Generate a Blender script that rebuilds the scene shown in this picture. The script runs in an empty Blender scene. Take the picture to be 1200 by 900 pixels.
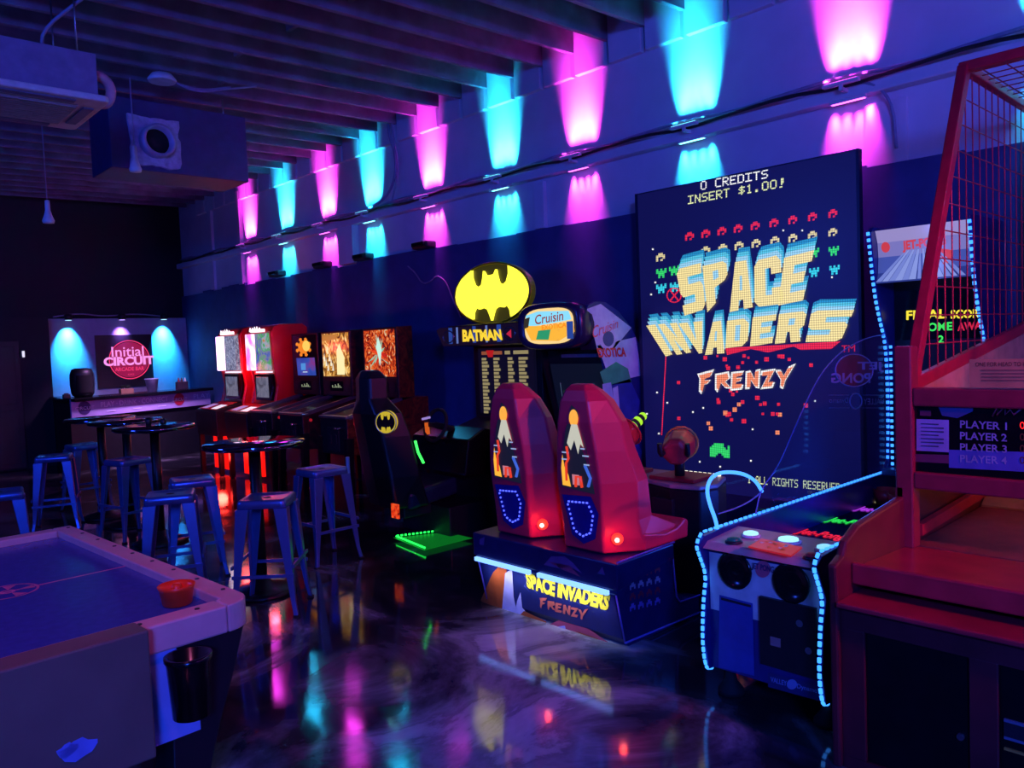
import bpy, bmesh, math, random
from mathutils import Vector, Matrix
random.seed(7)
C = bpy.context.scene.collection
PI = math.pi

# ------------------------------------------------------------------ camera
F = 936.0
_ya, _pi, _ro = map(math.radians, (42.9, 2.905, 2.287))
FW = Vector((math.sin(_ya)*math.cos(_pi), math.cos(_ya)*math.cos(_pi), -math.sin(_pi)))
_rt = Vector((math.cos(_ya), -math.sin(_ya), 0)); _dn = FW.cross(_rt)
RT = math.cos(_ro)*_rt + math.sin(_ro)*_dn
DN = -math.sin(_ro)*_rt + math.cos(_ro)*_dn
EYE = Vector((0, 0, 1.7))
def ray(px, py): return FW + RT*((px-600)/F) + DN*((py-450)/F)
def onx(px, py, X): d = ray(px, py); return EYE + d*(X/d.x)
def ony(px, py, Y): d = ray(px, py); return EYE + d*(Y/d.y)
def onz(px, py, Z): d = ray(px, py); return EYE + d*((Z-EYE.z)/d.z)
cam = bpy.data.cameras.new('camera'); cam_o = bpy.data.objects.new('camera', cam); C.objects.link(cam_o)
cam.sensor_width = 36; cam.lens = 36*F/1200; cam.clip_start = .05; cam.clip_end = 100
cam_o.matrix_world = Matrix(((RT.x, -DN.x, -FW.x, EYE.x), (RT.y, -DN.y, -FW.y, EYE.y), (RT.z, -DN.z, -FW.z, EYE.z), (0, 0, 0, 1)))
bpy.context.scene.camera = cam_o
vs = bpy.context.scene.view_settings
vs.view_transform = 'Standard'; vs.look = 'None'; vs.gamma = 1; vs.exposure = 0; vs.use_curve_mapping = False

# ------------------------------------------------------------------ materials
def lin(h):
    h = h.lstrip('#'); o = []
    for i in (0, 2, 4):
        c = int(h[i:i+2], 16)/255
        o.append(c/12.92 if c <= .04045 else ((c+.055)/1.055)**2.4)
    return tuple(o) + (1,)
_M = {}
def mat(name, col, rough=.5, metal=0., noise=.15, scale=12, bump=0., coat=0.):
    if name in _M: return _M[name]
    m = bpy.data.materials.new(name); m.use_nodes = True; nt = m.node_tree; b = nt.nodes['Principled BSDF']
    b.inputs['Roughness'].default_value = rough; b.inputs['Metallic'].default_value = metal
    if coat: b.inputs['Coat Weight'].default_value = coat; b.inputs['Coat Roughness'].default_value = .1
    c = lin(col)
    tc = nt.nodes.new('ShaderNodeTexCoord'); n = nt.nodes.new('ShaderNodeTexNoise'); n.inputs['Scale'].default_value = scale; n.inputs['Detail'].default_value = 4
    r = nt.nodes.new('ShaderNodeValToRGB'); r.color_ramp.elements[0].position = .3; r.color_ramp.elements[1].position = .7
    r.color_ramp.elements[0].color = tuple(x*(1-noise) for x in c[:3]) + (1,)
    r.color_ramp.elements[1].color = tuple(min(1, x*(1+noise)) for x in c[:3]) + (1,)
    nt.links.new(tc.outputs['Object'], n.inputs['Vector']); nt.links.new(n.outputs['Fac'], r.inputs['Fac']); nt.links.new(r.outputs['Color'], b.inputs['Base Color'])
    if bump:
        bp = nt.nodes.new('ShaderNodeBump'); bp.inputs['Strength'].default_value = bump; bp.inputs['Distance'].default_value = .01
        nt.links.new(n.outputs['Fac'], bp.inputs['Height']); nt.links.new(bp.outputs['Normal'], b.inputs['Normal'])
    _M[name] = m; return m
def glow(col, s=1., rough=.35):
    k = 'glow_%s_%g' % (col, s)
    if k in _M: return _M[k]
    m = bpy.data.materials.new(k); m.use_nodes = True; b = m.node_tree.nodes['Principled BSDF']
    b.inputs['Base Color'].default_value = (.01, .01, .012, 1); b.inputs['Roughness'].default_value = rough
    b.inputs['Emission Color'].default_value = lin(col); b.inputs['Emission Strength'].default_value = s
    _M[k] = m; return m
def art(name, cols, scale=6, s=1., distort=2., rough=.25, emit=True, detail=6):
    """printed / back-lit picture made of swirling patches of colour"""
    if name in _M: return _M[name]
    m = bpy.data.materials.new(name); m.use_nodes = True; nt = m.node_tree; b = nt.nodes['Principled BSDF']
    tc = nt.nodes.new('ShaderNodeTexCoord'); n = nt.nodes.new('ShaderNodeTexNoise')
    n.inputs['Scale'].default_value = scale; n.inputs['Detail'].default_value = detail; n.inputs['Distortion'].default_value = distort
    r = nt.nodes.new('ShaderNodeValToRGB'); els = r.color_ramp.elements
    k = len(cols)
    for i, c in enumerate(cols):
        p = .3 + .4*i/max(1, k-1)
        e = els[i] if i < 2 else els.new(p)
        e.position = p; e.color = lin(c)
    nt.links.new(tc.outputs['Object'], n.inputs['Vector']); nt.links.new(n.outputs['Fac'], r.inputs['Fac'])
    b.inputs['Roughness'].default_value = rough
    if emit:
        b.inputs['Base Color'].default_value = (.01, .01, .01, 1)
        nt.links.new(r.outputs['Color'], b.inputs['Emission Color']); b.inputs['Emission Strength'].default_value = s
    else: nt.links.new(r.outputs['Color'], b.inputs['Base Color'])
    _M[name] = m; return m
def clear(name, tint='#ffffff', rough=.03, body=.0):
    if name in _M: return _M[name]
    m = bpy.data.materials.new(name); m.use_nodes = True; nt = m.node_tree; nt.nodes.remove(nt.nodes['Principled BSDF'])
    out = nt.nodes['Material Output']; t = nt.nodes.new('ShaderNodeBsdfTransparent'); g = nt.nodes.new('ShaderNodeBsdfGlossy'); f = nt.nodes.new('ShaderNodeLayerWeight'); pw = nt.nodes.new('ShaderNodeMath'); pw.operation = 'POWER'; pw.inputs[1].default_value = 4; ml = nt.nodes.new('ShaderNodeMath'); ml.operation = 'MULTIPLY'; ml.inputs[1].default_value = .45; nt.links.new(f.outputs['Facing'], pw.inputs[0]); nt.links.new(pw.outputs[0], ml.inputs[0]); mx = nt.nodes.new('ShaderNodeMixShader')
    t.inputs['Color'].default_value = lin(tint); g.inputs['Roughness'].default_value = rough; f.inputs['Blend'].default_value = .5
    nt.links.new(ml.outputs[0], mx.inputs[0]); nt.links.new(t.outputs[0], mx.inputs[1]); nt.links.new(g.outputs[0], mx.inputs[2])
    last = mx
    if body:
        d = nt.nodes.new('ShaderNodeBsdfDiffuse'); d.inputs['Color'].default_value = lin('#8090c0'); m2 = nt.nodes.new('ShaderNodeMixShader'); m2.inputs[0].default_value = body
        nt.links.new(mx.outputs[0], m2.inputs[1]); nt.links.new(d.outputs[0], m2.inputs[2]); last = m2
    nt.links.new(last.outputs[0], out.inputs['Surface']); _M[name] = m; return m
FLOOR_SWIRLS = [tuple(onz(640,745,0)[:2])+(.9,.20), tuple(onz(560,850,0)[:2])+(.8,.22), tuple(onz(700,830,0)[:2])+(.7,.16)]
def floor_mat():
    m = bpy.data.materials.new('polished_floor'); m.use_nodes = True; nt = m.node_tree; b = nt.nodes['Principled BSDF']
    tc = nt.nodes.new('ShaderNodeTexCoord'); n = nt.nodes.new('ShaderNodeTexNoise'); n.inputs['Scale'].default_value = .62; n.inputs['Detail'].default_value = 9; n.inputs['Distortion'].default_value = 2.8; n.inputs['Roughness'].default_value = .6
    mp = nt.nodes.new('ShaderNodeMapping'); mp.inputs['Location'].default_value = (3.05, 1.2, 0)
    r = nt.nodes.new('ShaderNodeValToRGB'); e = r.color_ramp.elements
    e[0].position = .44; e[0].color = (.012, .012, .018, 1); e[1].position = .86; e[1].color = (.62, .62, .66, 1)
    for p_, c_ in ((.52, .035), (.60, .11), (.70, .34), (.745, .24), (.78, .48)): x = e.new(p_); x.color = (c_, c_, c_*1.12, 1)
    nt.links.new(tc.outputs['Object'], mp.inputs['Vector']); nt.links.new(mp.outputs['Vector'], n.inputs['Vector'])
    last = n.outputs['Fac']
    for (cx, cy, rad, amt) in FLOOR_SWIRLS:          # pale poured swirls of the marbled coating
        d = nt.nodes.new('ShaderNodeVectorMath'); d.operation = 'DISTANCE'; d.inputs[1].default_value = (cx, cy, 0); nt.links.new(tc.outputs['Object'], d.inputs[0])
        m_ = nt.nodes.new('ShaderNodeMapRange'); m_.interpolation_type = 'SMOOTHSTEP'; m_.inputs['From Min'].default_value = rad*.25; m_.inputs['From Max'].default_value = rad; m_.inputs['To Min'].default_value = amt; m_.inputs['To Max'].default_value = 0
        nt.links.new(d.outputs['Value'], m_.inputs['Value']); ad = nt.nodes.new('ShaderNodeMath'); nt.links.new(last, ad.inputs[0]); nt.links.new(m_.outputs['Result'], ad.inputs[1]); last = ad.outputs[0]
    nt.links.new(last, r.inputs['Fac']); nt.links.new(r.outputs['Color'], b.inputs['Base Color'])
    n2 = nt.nodes.new('ShaderNodeTexNoise'); n2.inputs['Scale'].default_value = 3.5; n2.inputs['Detail'].default_value = 5
    mr = nt.nodes.new('ShaderNodeMapRange'); mr.inputs['From Min'].default_value = .3; mr.inputs['From Max'].default_value = .7; mr.inputs['To Min'].default_value = .05; mr.inputs['To Max'].default_value = .13
    nt.links.new(tc.outputs['Object'], n2.inputs['Vector']); nt.links.new(n2.outputs['Fac'], mr.inputs['Value']); nt.links.new(mr.outputs['Result'], b.inputs['Roughness'])
    bp = nt.nodes.new('ShaderNodeBump'); bp.inputs['Strength'].default_value = .06; bp.inputs['Distance'].default_value = .02
    n3 = nt.nodes.new('ShaderNodeTexNoise'); n3.inputs['Scale'].default_value = 2.2; n3.inputs['Detail'].default_value = 3
    nt.links.new(tc.outputs['Object'], n3.inputs['Vector']); nt.links.new(n3.outputs['Fac'], bp.inputs['Height']); nt.links.new(bp.outputs['Normal'], b.inputs['Normal'])
    return m
WALLD = mat('black_wall_paint', '#10121c', .75, 0, .1, 5); BLACK = mat('black_paint', '#15161c', .45); BLACKG = mat('black_gloss', '#0d0e13', .18); RUBBER = mat('black_rubber', '#101114', .8)
DARK = mat('charcoal_laminate', '#1d1f28', .4); STEEL = mat('brushed_steel', '#9aa0ac', .3, .9); CHROME = mat('chrome', '#c8ccd6', .12, 1.)
WHITE = mat('white_paint', '#d8d8de', .5); WALLW = mat('white_render', '#cfcbd8', .75, 0, .06, 3, .25)
WALLB = mat('navy_black_wall_paint', '#36407a', .7, 0, .12, 5); JOIST = mat('dark_joist_timber', '#6c6276', .8, 0, .3, 4, .2); DECK = mat('dark_ceiling_boards', '#1c1a22', .85)
REDP = mat('red_lacquer', '#c41824', .3, 0, .08, 6, 0, .3); SEATR = mat('pink_red_moulded_shell', '#d82c48', .38, 0, .06, 4)
WOODR = mat('red_stained_wood', '#a52a3c', .3, 0, .18, 7, 0, .25); WOODD = mat('dark_red_wood', '#64202a', .4, 0, .2, 7)
STOOLM = mat('gunmetal_steel', '#5678b4', .3, .6, .08, 8); BEIGE = mat('beige_board', '#b79a7c', .55); ACRY = clear('clear_acrylic', '#eef4ff', .03, .03); GLASS = clear('playfield_glass', '#dfe6f2', .02)
CABLE = mat('grey_cable', '#8d88a4', .5); CABLEB = mat('black_cable', '#16161c', .5)

# ------------------------------------------------------------------ mesh builder
def V(*a): return Vector(a)
class MB:
    def __init__(s): s.v = []; s.f = []; s.m = []; s.s = []
    def add(s, vs, fs, m=0, sm=False):
        o = len(s.v); s.v += [Vector(p) for p in vs]
        for f in fs: s.f.append([i+o for i in f]); s.m.append(m); s.s.append(sm)
        return s
    def box(s, x0, x1, y0, y1, z0, z1, m=0):
        return s.add([(x0,y0,z0),(x1,y0,z0),(x1,y1,z0),(x0,y1,z0),(x0,y0,z1),(x1,y0,z1),(x1,y1,z1),(x0,y1,z1)],
                     [(3,2,1,0),(4,5,6,7),(0,1,5,4),(1,2,6,5),(2,3,7,6),(3,0,4,7)], m)
    def hexa(s, b, t, m=0):
        return s.add(list(b)+list(t), [(3,2,1,0),(4,5,6,7),(0,1,5,4),(1,2,6,5),(2,3,7,6),(3,0,4,7)], m)
    def poly(s, pts, m=0): return s.add(pts, [tuple(range(len(pts)))], m)
    def prism(s, pts, axis, a, b, m=0, me=None):
        n = len(pts); k = 'xyz'.index(axis)
        def mk(p, t):
            q = list(p); q.insert(k, t); return tuple(q)
        vs = [mk(p, a) for p in pts] + [mk(p, b) for p in pts]
        s.add(vs, [tuple(range(n))[::-1], tuple(range(n, 2*n))], m if me is None else me)
        return s.add(vs, [(i, (i+1) % n, n+(i+1) % n, n+i) for i in range(n)], m)
    def cyl(s, p0, p1, r0, r1=None, n=16, m=0, caps=True, sm=True):
        p0 = Vector(p0); p1 = Vector(p1); r1 = r0 if r1 is None else r1
        d = (p1-p0).normalized(); a = d.orthogonal().normalized(); b = d.cross(a)
        vs = [p0 + (a*math.cos(2*PI*i/n)+b*math.sin(2*PI*i/n))*r0 for i in range(n)] + [p1 + (a*math.cos(2*PI*i/n)+b*math.sin(2*PI*i/n))*r1 for i in range(n)]
        s.add(vs, [(i, (i+1) % n, n+(i+1) % n, n+i) for i in range(n)], m, sm)
        if caps: s.add(vs, [tuple(range(n))[::-1], tuple(range(n, 2*n))], m)
        return s
    def bar(s, p0, p1, w, h=None, m=0, up=(0,0,1)):
        p0 = Vector(p0); p1 = Vector(p1); h = w if h is None else h; d = (p1-p0).normalized(); u = Vector(up)
        a = d.cross(u)
        if a.length < 1e-4: a = d.cross(Vector((1,0,0)))
        a.normalize(); b = a.cross(d)
        c = [(-1,-1),(1,-1),(1,1),(-1,1)]
        return s.hexa([p0+a*(w/2*i)+b*(h/2*j) for i, j in c], [p1+a*(w/2*i)+b*(h/2*j) for i, j in c], m)
    def tube(s, pts, r, n=8, m=0, closed=False, smooth=0):
        P = [Vector(p) for p in pts]
        for _ in range(smooth):
            Q = []
            N = len(P)
            for i in range(N if closed else N-1):
                a, b = P[i], P[(i+1) % N]; Q += [a*.75+b*.25, a*.25+b*.75]
            P = Q if closed else [P[0]] + Q + [P[-1]]
        N = len(P); vs = []; ref = None
        for i in range(N):
            d = (P[(i+1) % N]-P[i-1]) if closed else (P[min(i+1, N-1)]-P[max(i-1, 0)])
            d.normalize()
            a = d.orthogonal() if ref is None else ref - d*ref.dot(d)
            a.normalize(); ref = a; b = d.cross(a)
            vs += [P[i] + (a*math.cos(2*PI*j/n)+b*math.sin(2*PI*j/n))*r for j in range(n)]
        fs = []
        for i in range(N if closed else N-1):
            for j in range(n):
                k = (i+1) % N; fs.append((i*n+j, i*n+(j+1) % n, k*n+(j+1) % n, k*n+j))
        s.add(vs, fs, m, True)
        if not closed: s.add(vs, [tuple(range(n))[::-1], tuple(range((N-1)*n, N*n))], m)
        return s
    def lathe(s, prof, c=(0,0,0), n=28, m=0, axis='z', sm=True):
        c = Vector(c); vs = []
        for r, h in prof:
            for i in range(n):
                t = 2*PI*i/n; p = (r*math.cos(t), r*math.sin(t), h)
                if axis == 'x': p = (h, p[0], p[1])
                if axis == 'y': p = (p[0], h, p[1])
                vs.append(c + Vector(p))
        k = len(prof)
        s.add(vs, [(a*n+i, a*n+(i+1) % n, (a+1)*n+(i+1) % n, (a+1)*n+i) for a in range(k-1) for i in range(n)], m, sm)
        if prof[0][0] > 1e-5: s.add(vs[:n], [tuple(range(n))[::-1]], m)
        if prof[-1][0] > 1e-5: s.add(vs[-n:], [tuple(range(n))], m)
        return s
    def ball(s, c, r, n=12, m=0):
        r = (r,)*3 if not hasattr(r, '__len__') else r; c = Vector(c); vs = []; k = max(4, n//2)
        for a in range(k+1):
            for i in range(n):
                t, u = PI*a/k, 2*PI*i/n
                vs.append(c + Vector((r[0]*math.sin(t)*math.cos(u), r[1]*math.sin(t)*math.sin(u), r[2]*math.cos(t))))
        return s.add(vs, [(a*n+i, a*n+(i+1) % n, (a+1)*n+(i+1) % n, (a+1)*n+i) for a in range(k) for i in range(n)], m, True)
    def loft(s, rings, m=0, sm=True, caps=True):
        n = len(rings[0]); vs = [p for r in rings for p in r]
        s.add(vs, [(a*n+i, a*n+(i+1) % n, (a+1)*n+(i+1) % n, (a+1)*n+i) for a in range(len(rings)-1) for i in range(n)], m, sm)
        if caps: s.add(rings[0], [tuple(range(n))[::-1]], m, False); s.add(rings[-1], [tuple(range(n))], m, False)
        return s
    def text(s, t, q, m=0, off=0., shear=0., back=0.):
        """lettering stretched onto a quad: q = top-left, top-right, bottom-right, bottom-left"""
        vs, fs = glyphs(t, off); TL, TR, BR, BL = [Vector(p) for p in q]
        nrm = (TR-TL).cross(BL-TL).normalized()*back
        out = []
        for u, v in vs:
            uu = u + shear*v
            out.append((BL.lerp(BR, uu)).lerp(TL.lerp(TR, uu), v) + nrm)
        return s.add(out, fs, m)
    def pix(s, rows, q, m=0):
        TL, TR, BR, BL = [Vector(p) for p in q]; H = len(rows); W = max(map(len, rows))
        P = lambda u, v: (TL.lerp(TR, u)).lerp(BL.lerp(BR, u), v)
        for j, row in enumerate(rows):
            for i, ch in enumerate(row):
                if ch not in ' .': s.add([P(i/W, j/H), P((i+1)/W, j/H), P((i+1)/W, (j+1)/H), P(i/W, (j+1)/H)], [(0,1,2,3)], m)
        return s
    def build(s, name, mats, parent=None, bevel=0., flip=False):
        off = Vector((0,0,0)); p = parent
        while p is not None: off += p.location; p = p.parent
        me = bpy.data.meshes.new(name); me.from_pydata([v-off for v in s.v], [], s.f)
        mats = mats if isinstance(mats, (list, tuple)) else [mats]
        for m in mats: me.materials.append(m)
        me.polygons.foreach_set('material_index', s.m); me.polygons.foreach_set('use_smooth', s.s)
        bm = bmesh.new(); bm.from_mesh(me); bmesh.ops.remove_doubles(bm, verts=bm.verts, dist=1e-5); bmesh.ops.recalc_face_normals(bm, faces=bm.faces); bm.to_mesh(me); bm.free()
        me.update()
        o = bpy.data.objects.new(name, me); C.objects.link(o)
        if parent is not None: o.parent = parent
        if bevel:
            b = o.modifiers.new('bevel', 'BEVEL'); b.width = bevel; b.segments = 2; b.limit_method = 'ANGLE'; b.angle_limit = math.radians(40)
        return o
_G = {}
def glyphs(t, off=0.):
    k = (t, off)
    if k in _G: return _G[k]
    cu = bpy.data.curves.new('t', 'FONT'); cu.body = t; cu.offset = off; cu.resolution_u = 3
    ob = bpy.data.objects.new('t', cu); C.objects.link(ob); bpy.context.view_layer.update()
    me = bpy.data.meshes.new_from_object(ob.evaluated_get(bpy.context.evaluated_depsgraph_get()))
    vs = [(v.co.x, v.co.y) for v in me.vertices]; fs = [tuple(p.vertices) for p in me.polygons]
    bpy.data.objects.remove(ob); bpy.data.meshes.remove(me); bpy.data.curves.remove(cu)
    x0 = min(v[0] for v in vs); x1 = max(v[0] for v in vs); y0 = min(v[1] for v in vs); y1 = max(v[1] for v in vs)
    _G[k] = ([((x-x0)/(x1-x0), (y-y0)/max(1e-6, y1-y0)) for x, y in vs], fs); return _G[k]
PIXF = {'A':'01110 10001 10001 11111 10001 10001 10001','C':'01111 10000 10000 10000 10000 10000 01111','D':'11110 10001 10001 10001 10001 10001 11110','E':'11111 10000 10000 11110 10000 10000 11111',
 'G':'01111 10000 10000 10011 10001 10001 01111','H':'10001 10001 10001 11111 10001 10001 10001','I':'11111 00100 00100 00100 00100 00100 11111','L':'10000 10000 10000 10000 10000 10000 11111','N':'10001 11001 11001 10101 10011 10011 10001',
 'R':'11110 10001 10001 11110 10100 10010 10001','S':'01111 10000 10000 01110 00001 00001 11110','T':'11111 00100 00100 00100 00100 00100 00100','V':'10001 10001 10001 10001 10001 01010 00100','0':'01110 10001 10001 10001 10001 10001 01110',
 '1':'00100 01100 00100 00100 00100 00100 01110','$':'00100 01111 10100 01110 00101 11110 00100','.':'00000 00000 00000 00000 00000 01100 01100','!':'00110 00110 00110 00110 00100 00000 01100',' ':'00000 00000 00000 00000 00000 00000 00000','7':'11111 00001 00010 00010 00100 00100 00100','2':'01110 10001 00001 00110 01000 10000 11111','M':'10001 11011 10101 10101 10001 10001 10001'}
def pixrows(t):
    rows = ['']*7
    for ch in t:
        g = PIXF[ch].split()
        rows = [r + g[i].replace('0', ' ').replace('1', '#') + ' ' for i, r in enumerate(rows)]
    return [r[:-1] for r in rows]
def tag(o, label, cat, group=None):
    o['label'] = label; o['category'] = cat
    if group: o['group'] = group
    return o
def thing(name, label, cat, loc=(0,0,0), group=None):
    o = bpy.data.objects.new(name, None); C.objects.link(o); o.location = loc; o.empty_display_size = .1
    return tag(o, label, cat, group)
def struct(mb, name, mats, bevel=0):
    o = mb.build(name, mats, None, bevel); o['kind'] = 'structure'; return o
def copy_tree(o, parent=None):
    c = o.copy(); C.objects.link(c)
    if parent is not None: c.parent = parent
    for ch in [x for x in o.children]: copy_tree(ch, c)
    return c
def placed(src, loc, rz, label, first=False, group=None):
    o = src if first else copy_tree(src)
    o.location = loc; o.rotation_euler = (0, 0, rz); o['label'] = label
    if group: o['group'] = group
    return o
def light(kind, name, loc, col, energy, size=.05, aim=None, spot=None, blend=.5):
    l = bpy.data.lights.new(name, kind); l.color = col; l.energy = energy
    if kind == 'AREA':
        if hasattr(size, '__len__'): l.shape = 'RECTANGLE'; l.size, l.size_y = size
        else: l.size = size
        if spot: l.spread = math.radians(spot)
    else: l.shadow_soft_size = size
    if kind == 'SPOT': l.spot_size = math.radians(spot); l.spot_blend = blend
    o = bpy.data.objects.new(name, l); C.objects.link(o); o.location = loc
    if aim is not None: o.rotation_euler = (Vector(aim)-Vector(loc)).to_track_quat('-Z', 'Y').to_euler()
    return o
def beads(pts, step, r, mb, m=0, el=1.0, n=6):
    """small lamps every STEP along a polyline"""
    P = [Vector(p) for p in pts]; d = 0; nxt = step/2
    for a, b in zip(P, P[1:]):
        L = (b-a).length; dr = (b-a).normalized()
        while nxt <= d+L:
            c = a + dr*(nxt-d); mb.cyl(c-dr*(r*el), c+dr*(r*el), r, n=n, m=m); nxt += step
        d += L
    return mb
def smoothpath(pts, k=2):
    P = [Vector(p) for p in pts]
    for _ in range(k):
        Q = [P[0]]
        for a, b in zip(P, P[1:]): Q += [a*.75+b*.25, a*.25+b*.75]
        P = Q + [P[-1]]
    return P

# ================================================================== ROOM
WX = 5.9; YB = 15.45; YF = -4.5; XL = -4.0; ZT = 4.78
struct(MB().poly([(XL,YF,0),(WX+.2,YF,0),(WX+.2,YB+.2,0),(XL,YB+.2,0)]), 'floor', floor_mat())
struct(MB().box(XL-.2, WX+.2, YF-.2, YB+.2, ZT, ZT+.15), 'ceiling', DECK)
w = MB().box(WX, WX+.2, YF, YB, 0, ZT)
JY = [4.83 + .4215*k for k in range(-19, 26)]
for k in range(len(JY)-1):                       # infill boards between the joists, part of the wall
    y0 = JY[k]+.03; y1 = JY[k+1]-.02
    if y0 < YF+.1 or y1 > 14.9: continue
    w.box(WX-.06, WX, y0, y1, 4.24, ZT)
w.box(WX-.07, WX, 12.72, 12.86, 2.86, ZT-.4).box(WX-.1, WX, 9.25, 9.62, 2.86, 3.36).box(WX-.05, WX, 5.72, 5.86, 2.86, 3.33).box(WX-.03, WX, 2.2, 2.5, 2.86, 3.3)
w.box(WX-.05, WX, 13.9, 14.05, 2.86, ZT-.5)
struct(w, 'wall_right', WALLW, .004)
cl = MB(); y = YF; rr = random.Random(3)
while y < YB-.01:                                # black lower cladding with an uneven upper edge
    y2 = min(YB, y + rr.uniform(.25, .7)); cl.box(WX-.045, WX-.001, y, y2, 0, 2.86 + rr.uniform(-.025, .02)); y = y2
struct(cl, 'trim_1', WALLB)
struct(MB().box(WX-.11, WX-.001, YF, YB, 3.36, 3.45), 'trim_2', WALLW, .01)
struct(MB().box(XL-.2, XL, YF, YB, 0, ZT), 'wall_left', WALLD)
struct(MB().box(XL, WX, YB, YB+.2, 0, ZT), 'wall_back', WALLD)
struct(MB().box(XL, WX, YF-.2, YF, 0, ZT), 'wall_front', WALLD)
ALC = mat('pale_blue_wall_paint', '#9aa0b4', .7, 0, .05)
struct(MB().box(3.40, WX-.05, YB-.15, YB-.001, 0, 2.43), 'wall_alcove', ALC)
struct(MB().box(XL, 3.395, YB-.75, YB-.001, 0, 2.43), 'wall_partition', WALLD)
DOOR = struct(MB().box(2.1, 2.95, YB-.79, YB-.755, .02, 2.05).box(2.18, 2.87, YB-.8, YB-.79, .1, .95).box(2.18, 2.87, YB-.8, YB-.79, 1.05, 1.97), 'door_1', mat('dark_door', '#17181f', .5), .005)
for k, jy in enumerate(JY):
    if jy > YB-.1 or jy < YF+.05: continue
    b = [(XL, jy-.024, 4.26), (WX-.06, jy-.024, 4.45), (WX-.06, jy+.024, 4.45), (XL, jy+.024, 4.26)]
    t = [(XL, jy-.024, ZT), (WX-.06, jy-.024, ZT), (WX-.06, jy+.024, ZT), (XL, jy+.024, ZT)]
    j = MB().hexa(b, t)
    for xx in (1.2, 3.4):                        # timber blocking between joists
        if k % 2 == 0: j.box(xx+.1*(k % 3), xx+.1*(k % 3)+.04, jy+.024, jy+.395, 4.5, 4.74)
    struct(j, 'trim_%d' % (k+3), JOIST, .003)

# ------------------------------------------------------------------ wall washers
MAG = (1., .05, .85); CYA = (.02, .62, 1.)
washers = [(14.9,None),(12.45,MAG),(11.2,CYA),(9.98,MAG),(8.85,CYA),(7.58,MAG),(6.32,CYA),(5.2,MAG),(3.91,CYA),(2.58,MAG),(1.3,CYA),(0.0,MAG),(-1.3,CYA)]
ORD = ['far corner','','','','','','','','','']
WL = {12.45:'magenta wall washer nearest the dark far corner', 11.2:'cyan wall washer second from the dark far corner', 9.98:'magenta wall washer beside the stub column above the orange pinball', 8.85:'cyan wall washer just past the stub column above the pinballs',
      7.58:'magenta wall washer above the racing seat with the oval badge', 6.32:'cyan wall washer above the glowing yellow oval sign', 5.2:'magenta wall washer above the cabinet with blue side art', 3.91:'cyan wall washer right above the tall pixel game screen',
      2.58:'magenta wall washer above the near edge of the tall game screen', 1.3:'cyan wall washer behind the top of the red wire cage', 0.0:'magenta wall washer beyond the red wire cage', -1.3:'cyan wall washer furthest past the red wire cage'}
for y, col in washers:
    if col is None: continue
    hexc = '#ff60ff' if col is MAG else '#7ff4ff'
    if y > 1:
     t = thing('wall_light', WL[y], 'light', (WX-.15, y, 3.36), 'up and down lights along the ledge')
     MB().box(WX-.105, WX-.07, y-.13, y+.13, 3.343, 3.361).box(WX-.22, WX-.18, y-.13, y+.13, 3.44, 3.462).box(WX-.2, WX-.108, y-.012, y+.012, 3.40, 3.425).box(WX-.21, WX-.19, y-.012, y+.012, 3.40, 3.445).build('housing', WALLW, t)
     MB().box(WX-.10, WX-.075, y-.12, y+.12, 3.339, 3.344).build('lower_lens', glow(hexc, 4), t)
     MB().box(WX-.213, WX-.187, y-.12, y+.12, 3.461, 3.466).build('upper_lens', glow(hexc, 4), t)
    k = 1.0 if col is MAG else 1.15
    for dy in (-.13, -.045, .045, .13):          # each bar holds four narrow diodes, up and down
        o = light('SPOT', 'wash_up', (WX-.20, y+dy, 3.475), col, 230*k, .03, (WX, y+dy, 3.475+.40), 76, 1.); o.scale = (.38, 1, 1)
        o = light('SPOT', 'wash_down', (WX-.085, y+dy, 3.335), col, 44*k, .03, (WX, y+dy, 3.335-.22), 90, 1.); o.scale = (.42, 1, 1)

# unseen fill lights, added for the room's blue, violet, red and pink cast
light('POINT', 'blue_room_fill', (-2.2, -3.4, 3.2), (.03, .10, 1.), 1700, .5)
light('POINT', 'blue_far_fill', (-2.4, 6.5, 3.0), (.03, .09, 1.), 300, .5)
light('SPOT', 'red_seat_fill', (2.4, -2.6, 2.9), (1., .06, .25), 400, .15, (3.7, 2.7, 1.1), 40, .8)  # unseen red fill, added to redden the shell seats
light('POINT', 'violet_room_fill', (3.6, -3.4, 3.2), (.4, .07, 1.), 110, .5)
light('SPOT', 'pink_table_fill', (.2, 2.0, 4.1), (1., .16, .5), 110, .08, (.5, 3.5, .8), 46, .8)  # unseen pink fill, added to lift the air hockey rails
W = bpy.data.worlds.new('world'); bpy.context.scene.world = W; W.use_nodes = True
W.node_tree.nodes['Background'].inputs[0].default_value = (.05, .05, .3, 1); W.node_tree.nodes['Background'].inputs[1].default_value = .05

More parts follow.
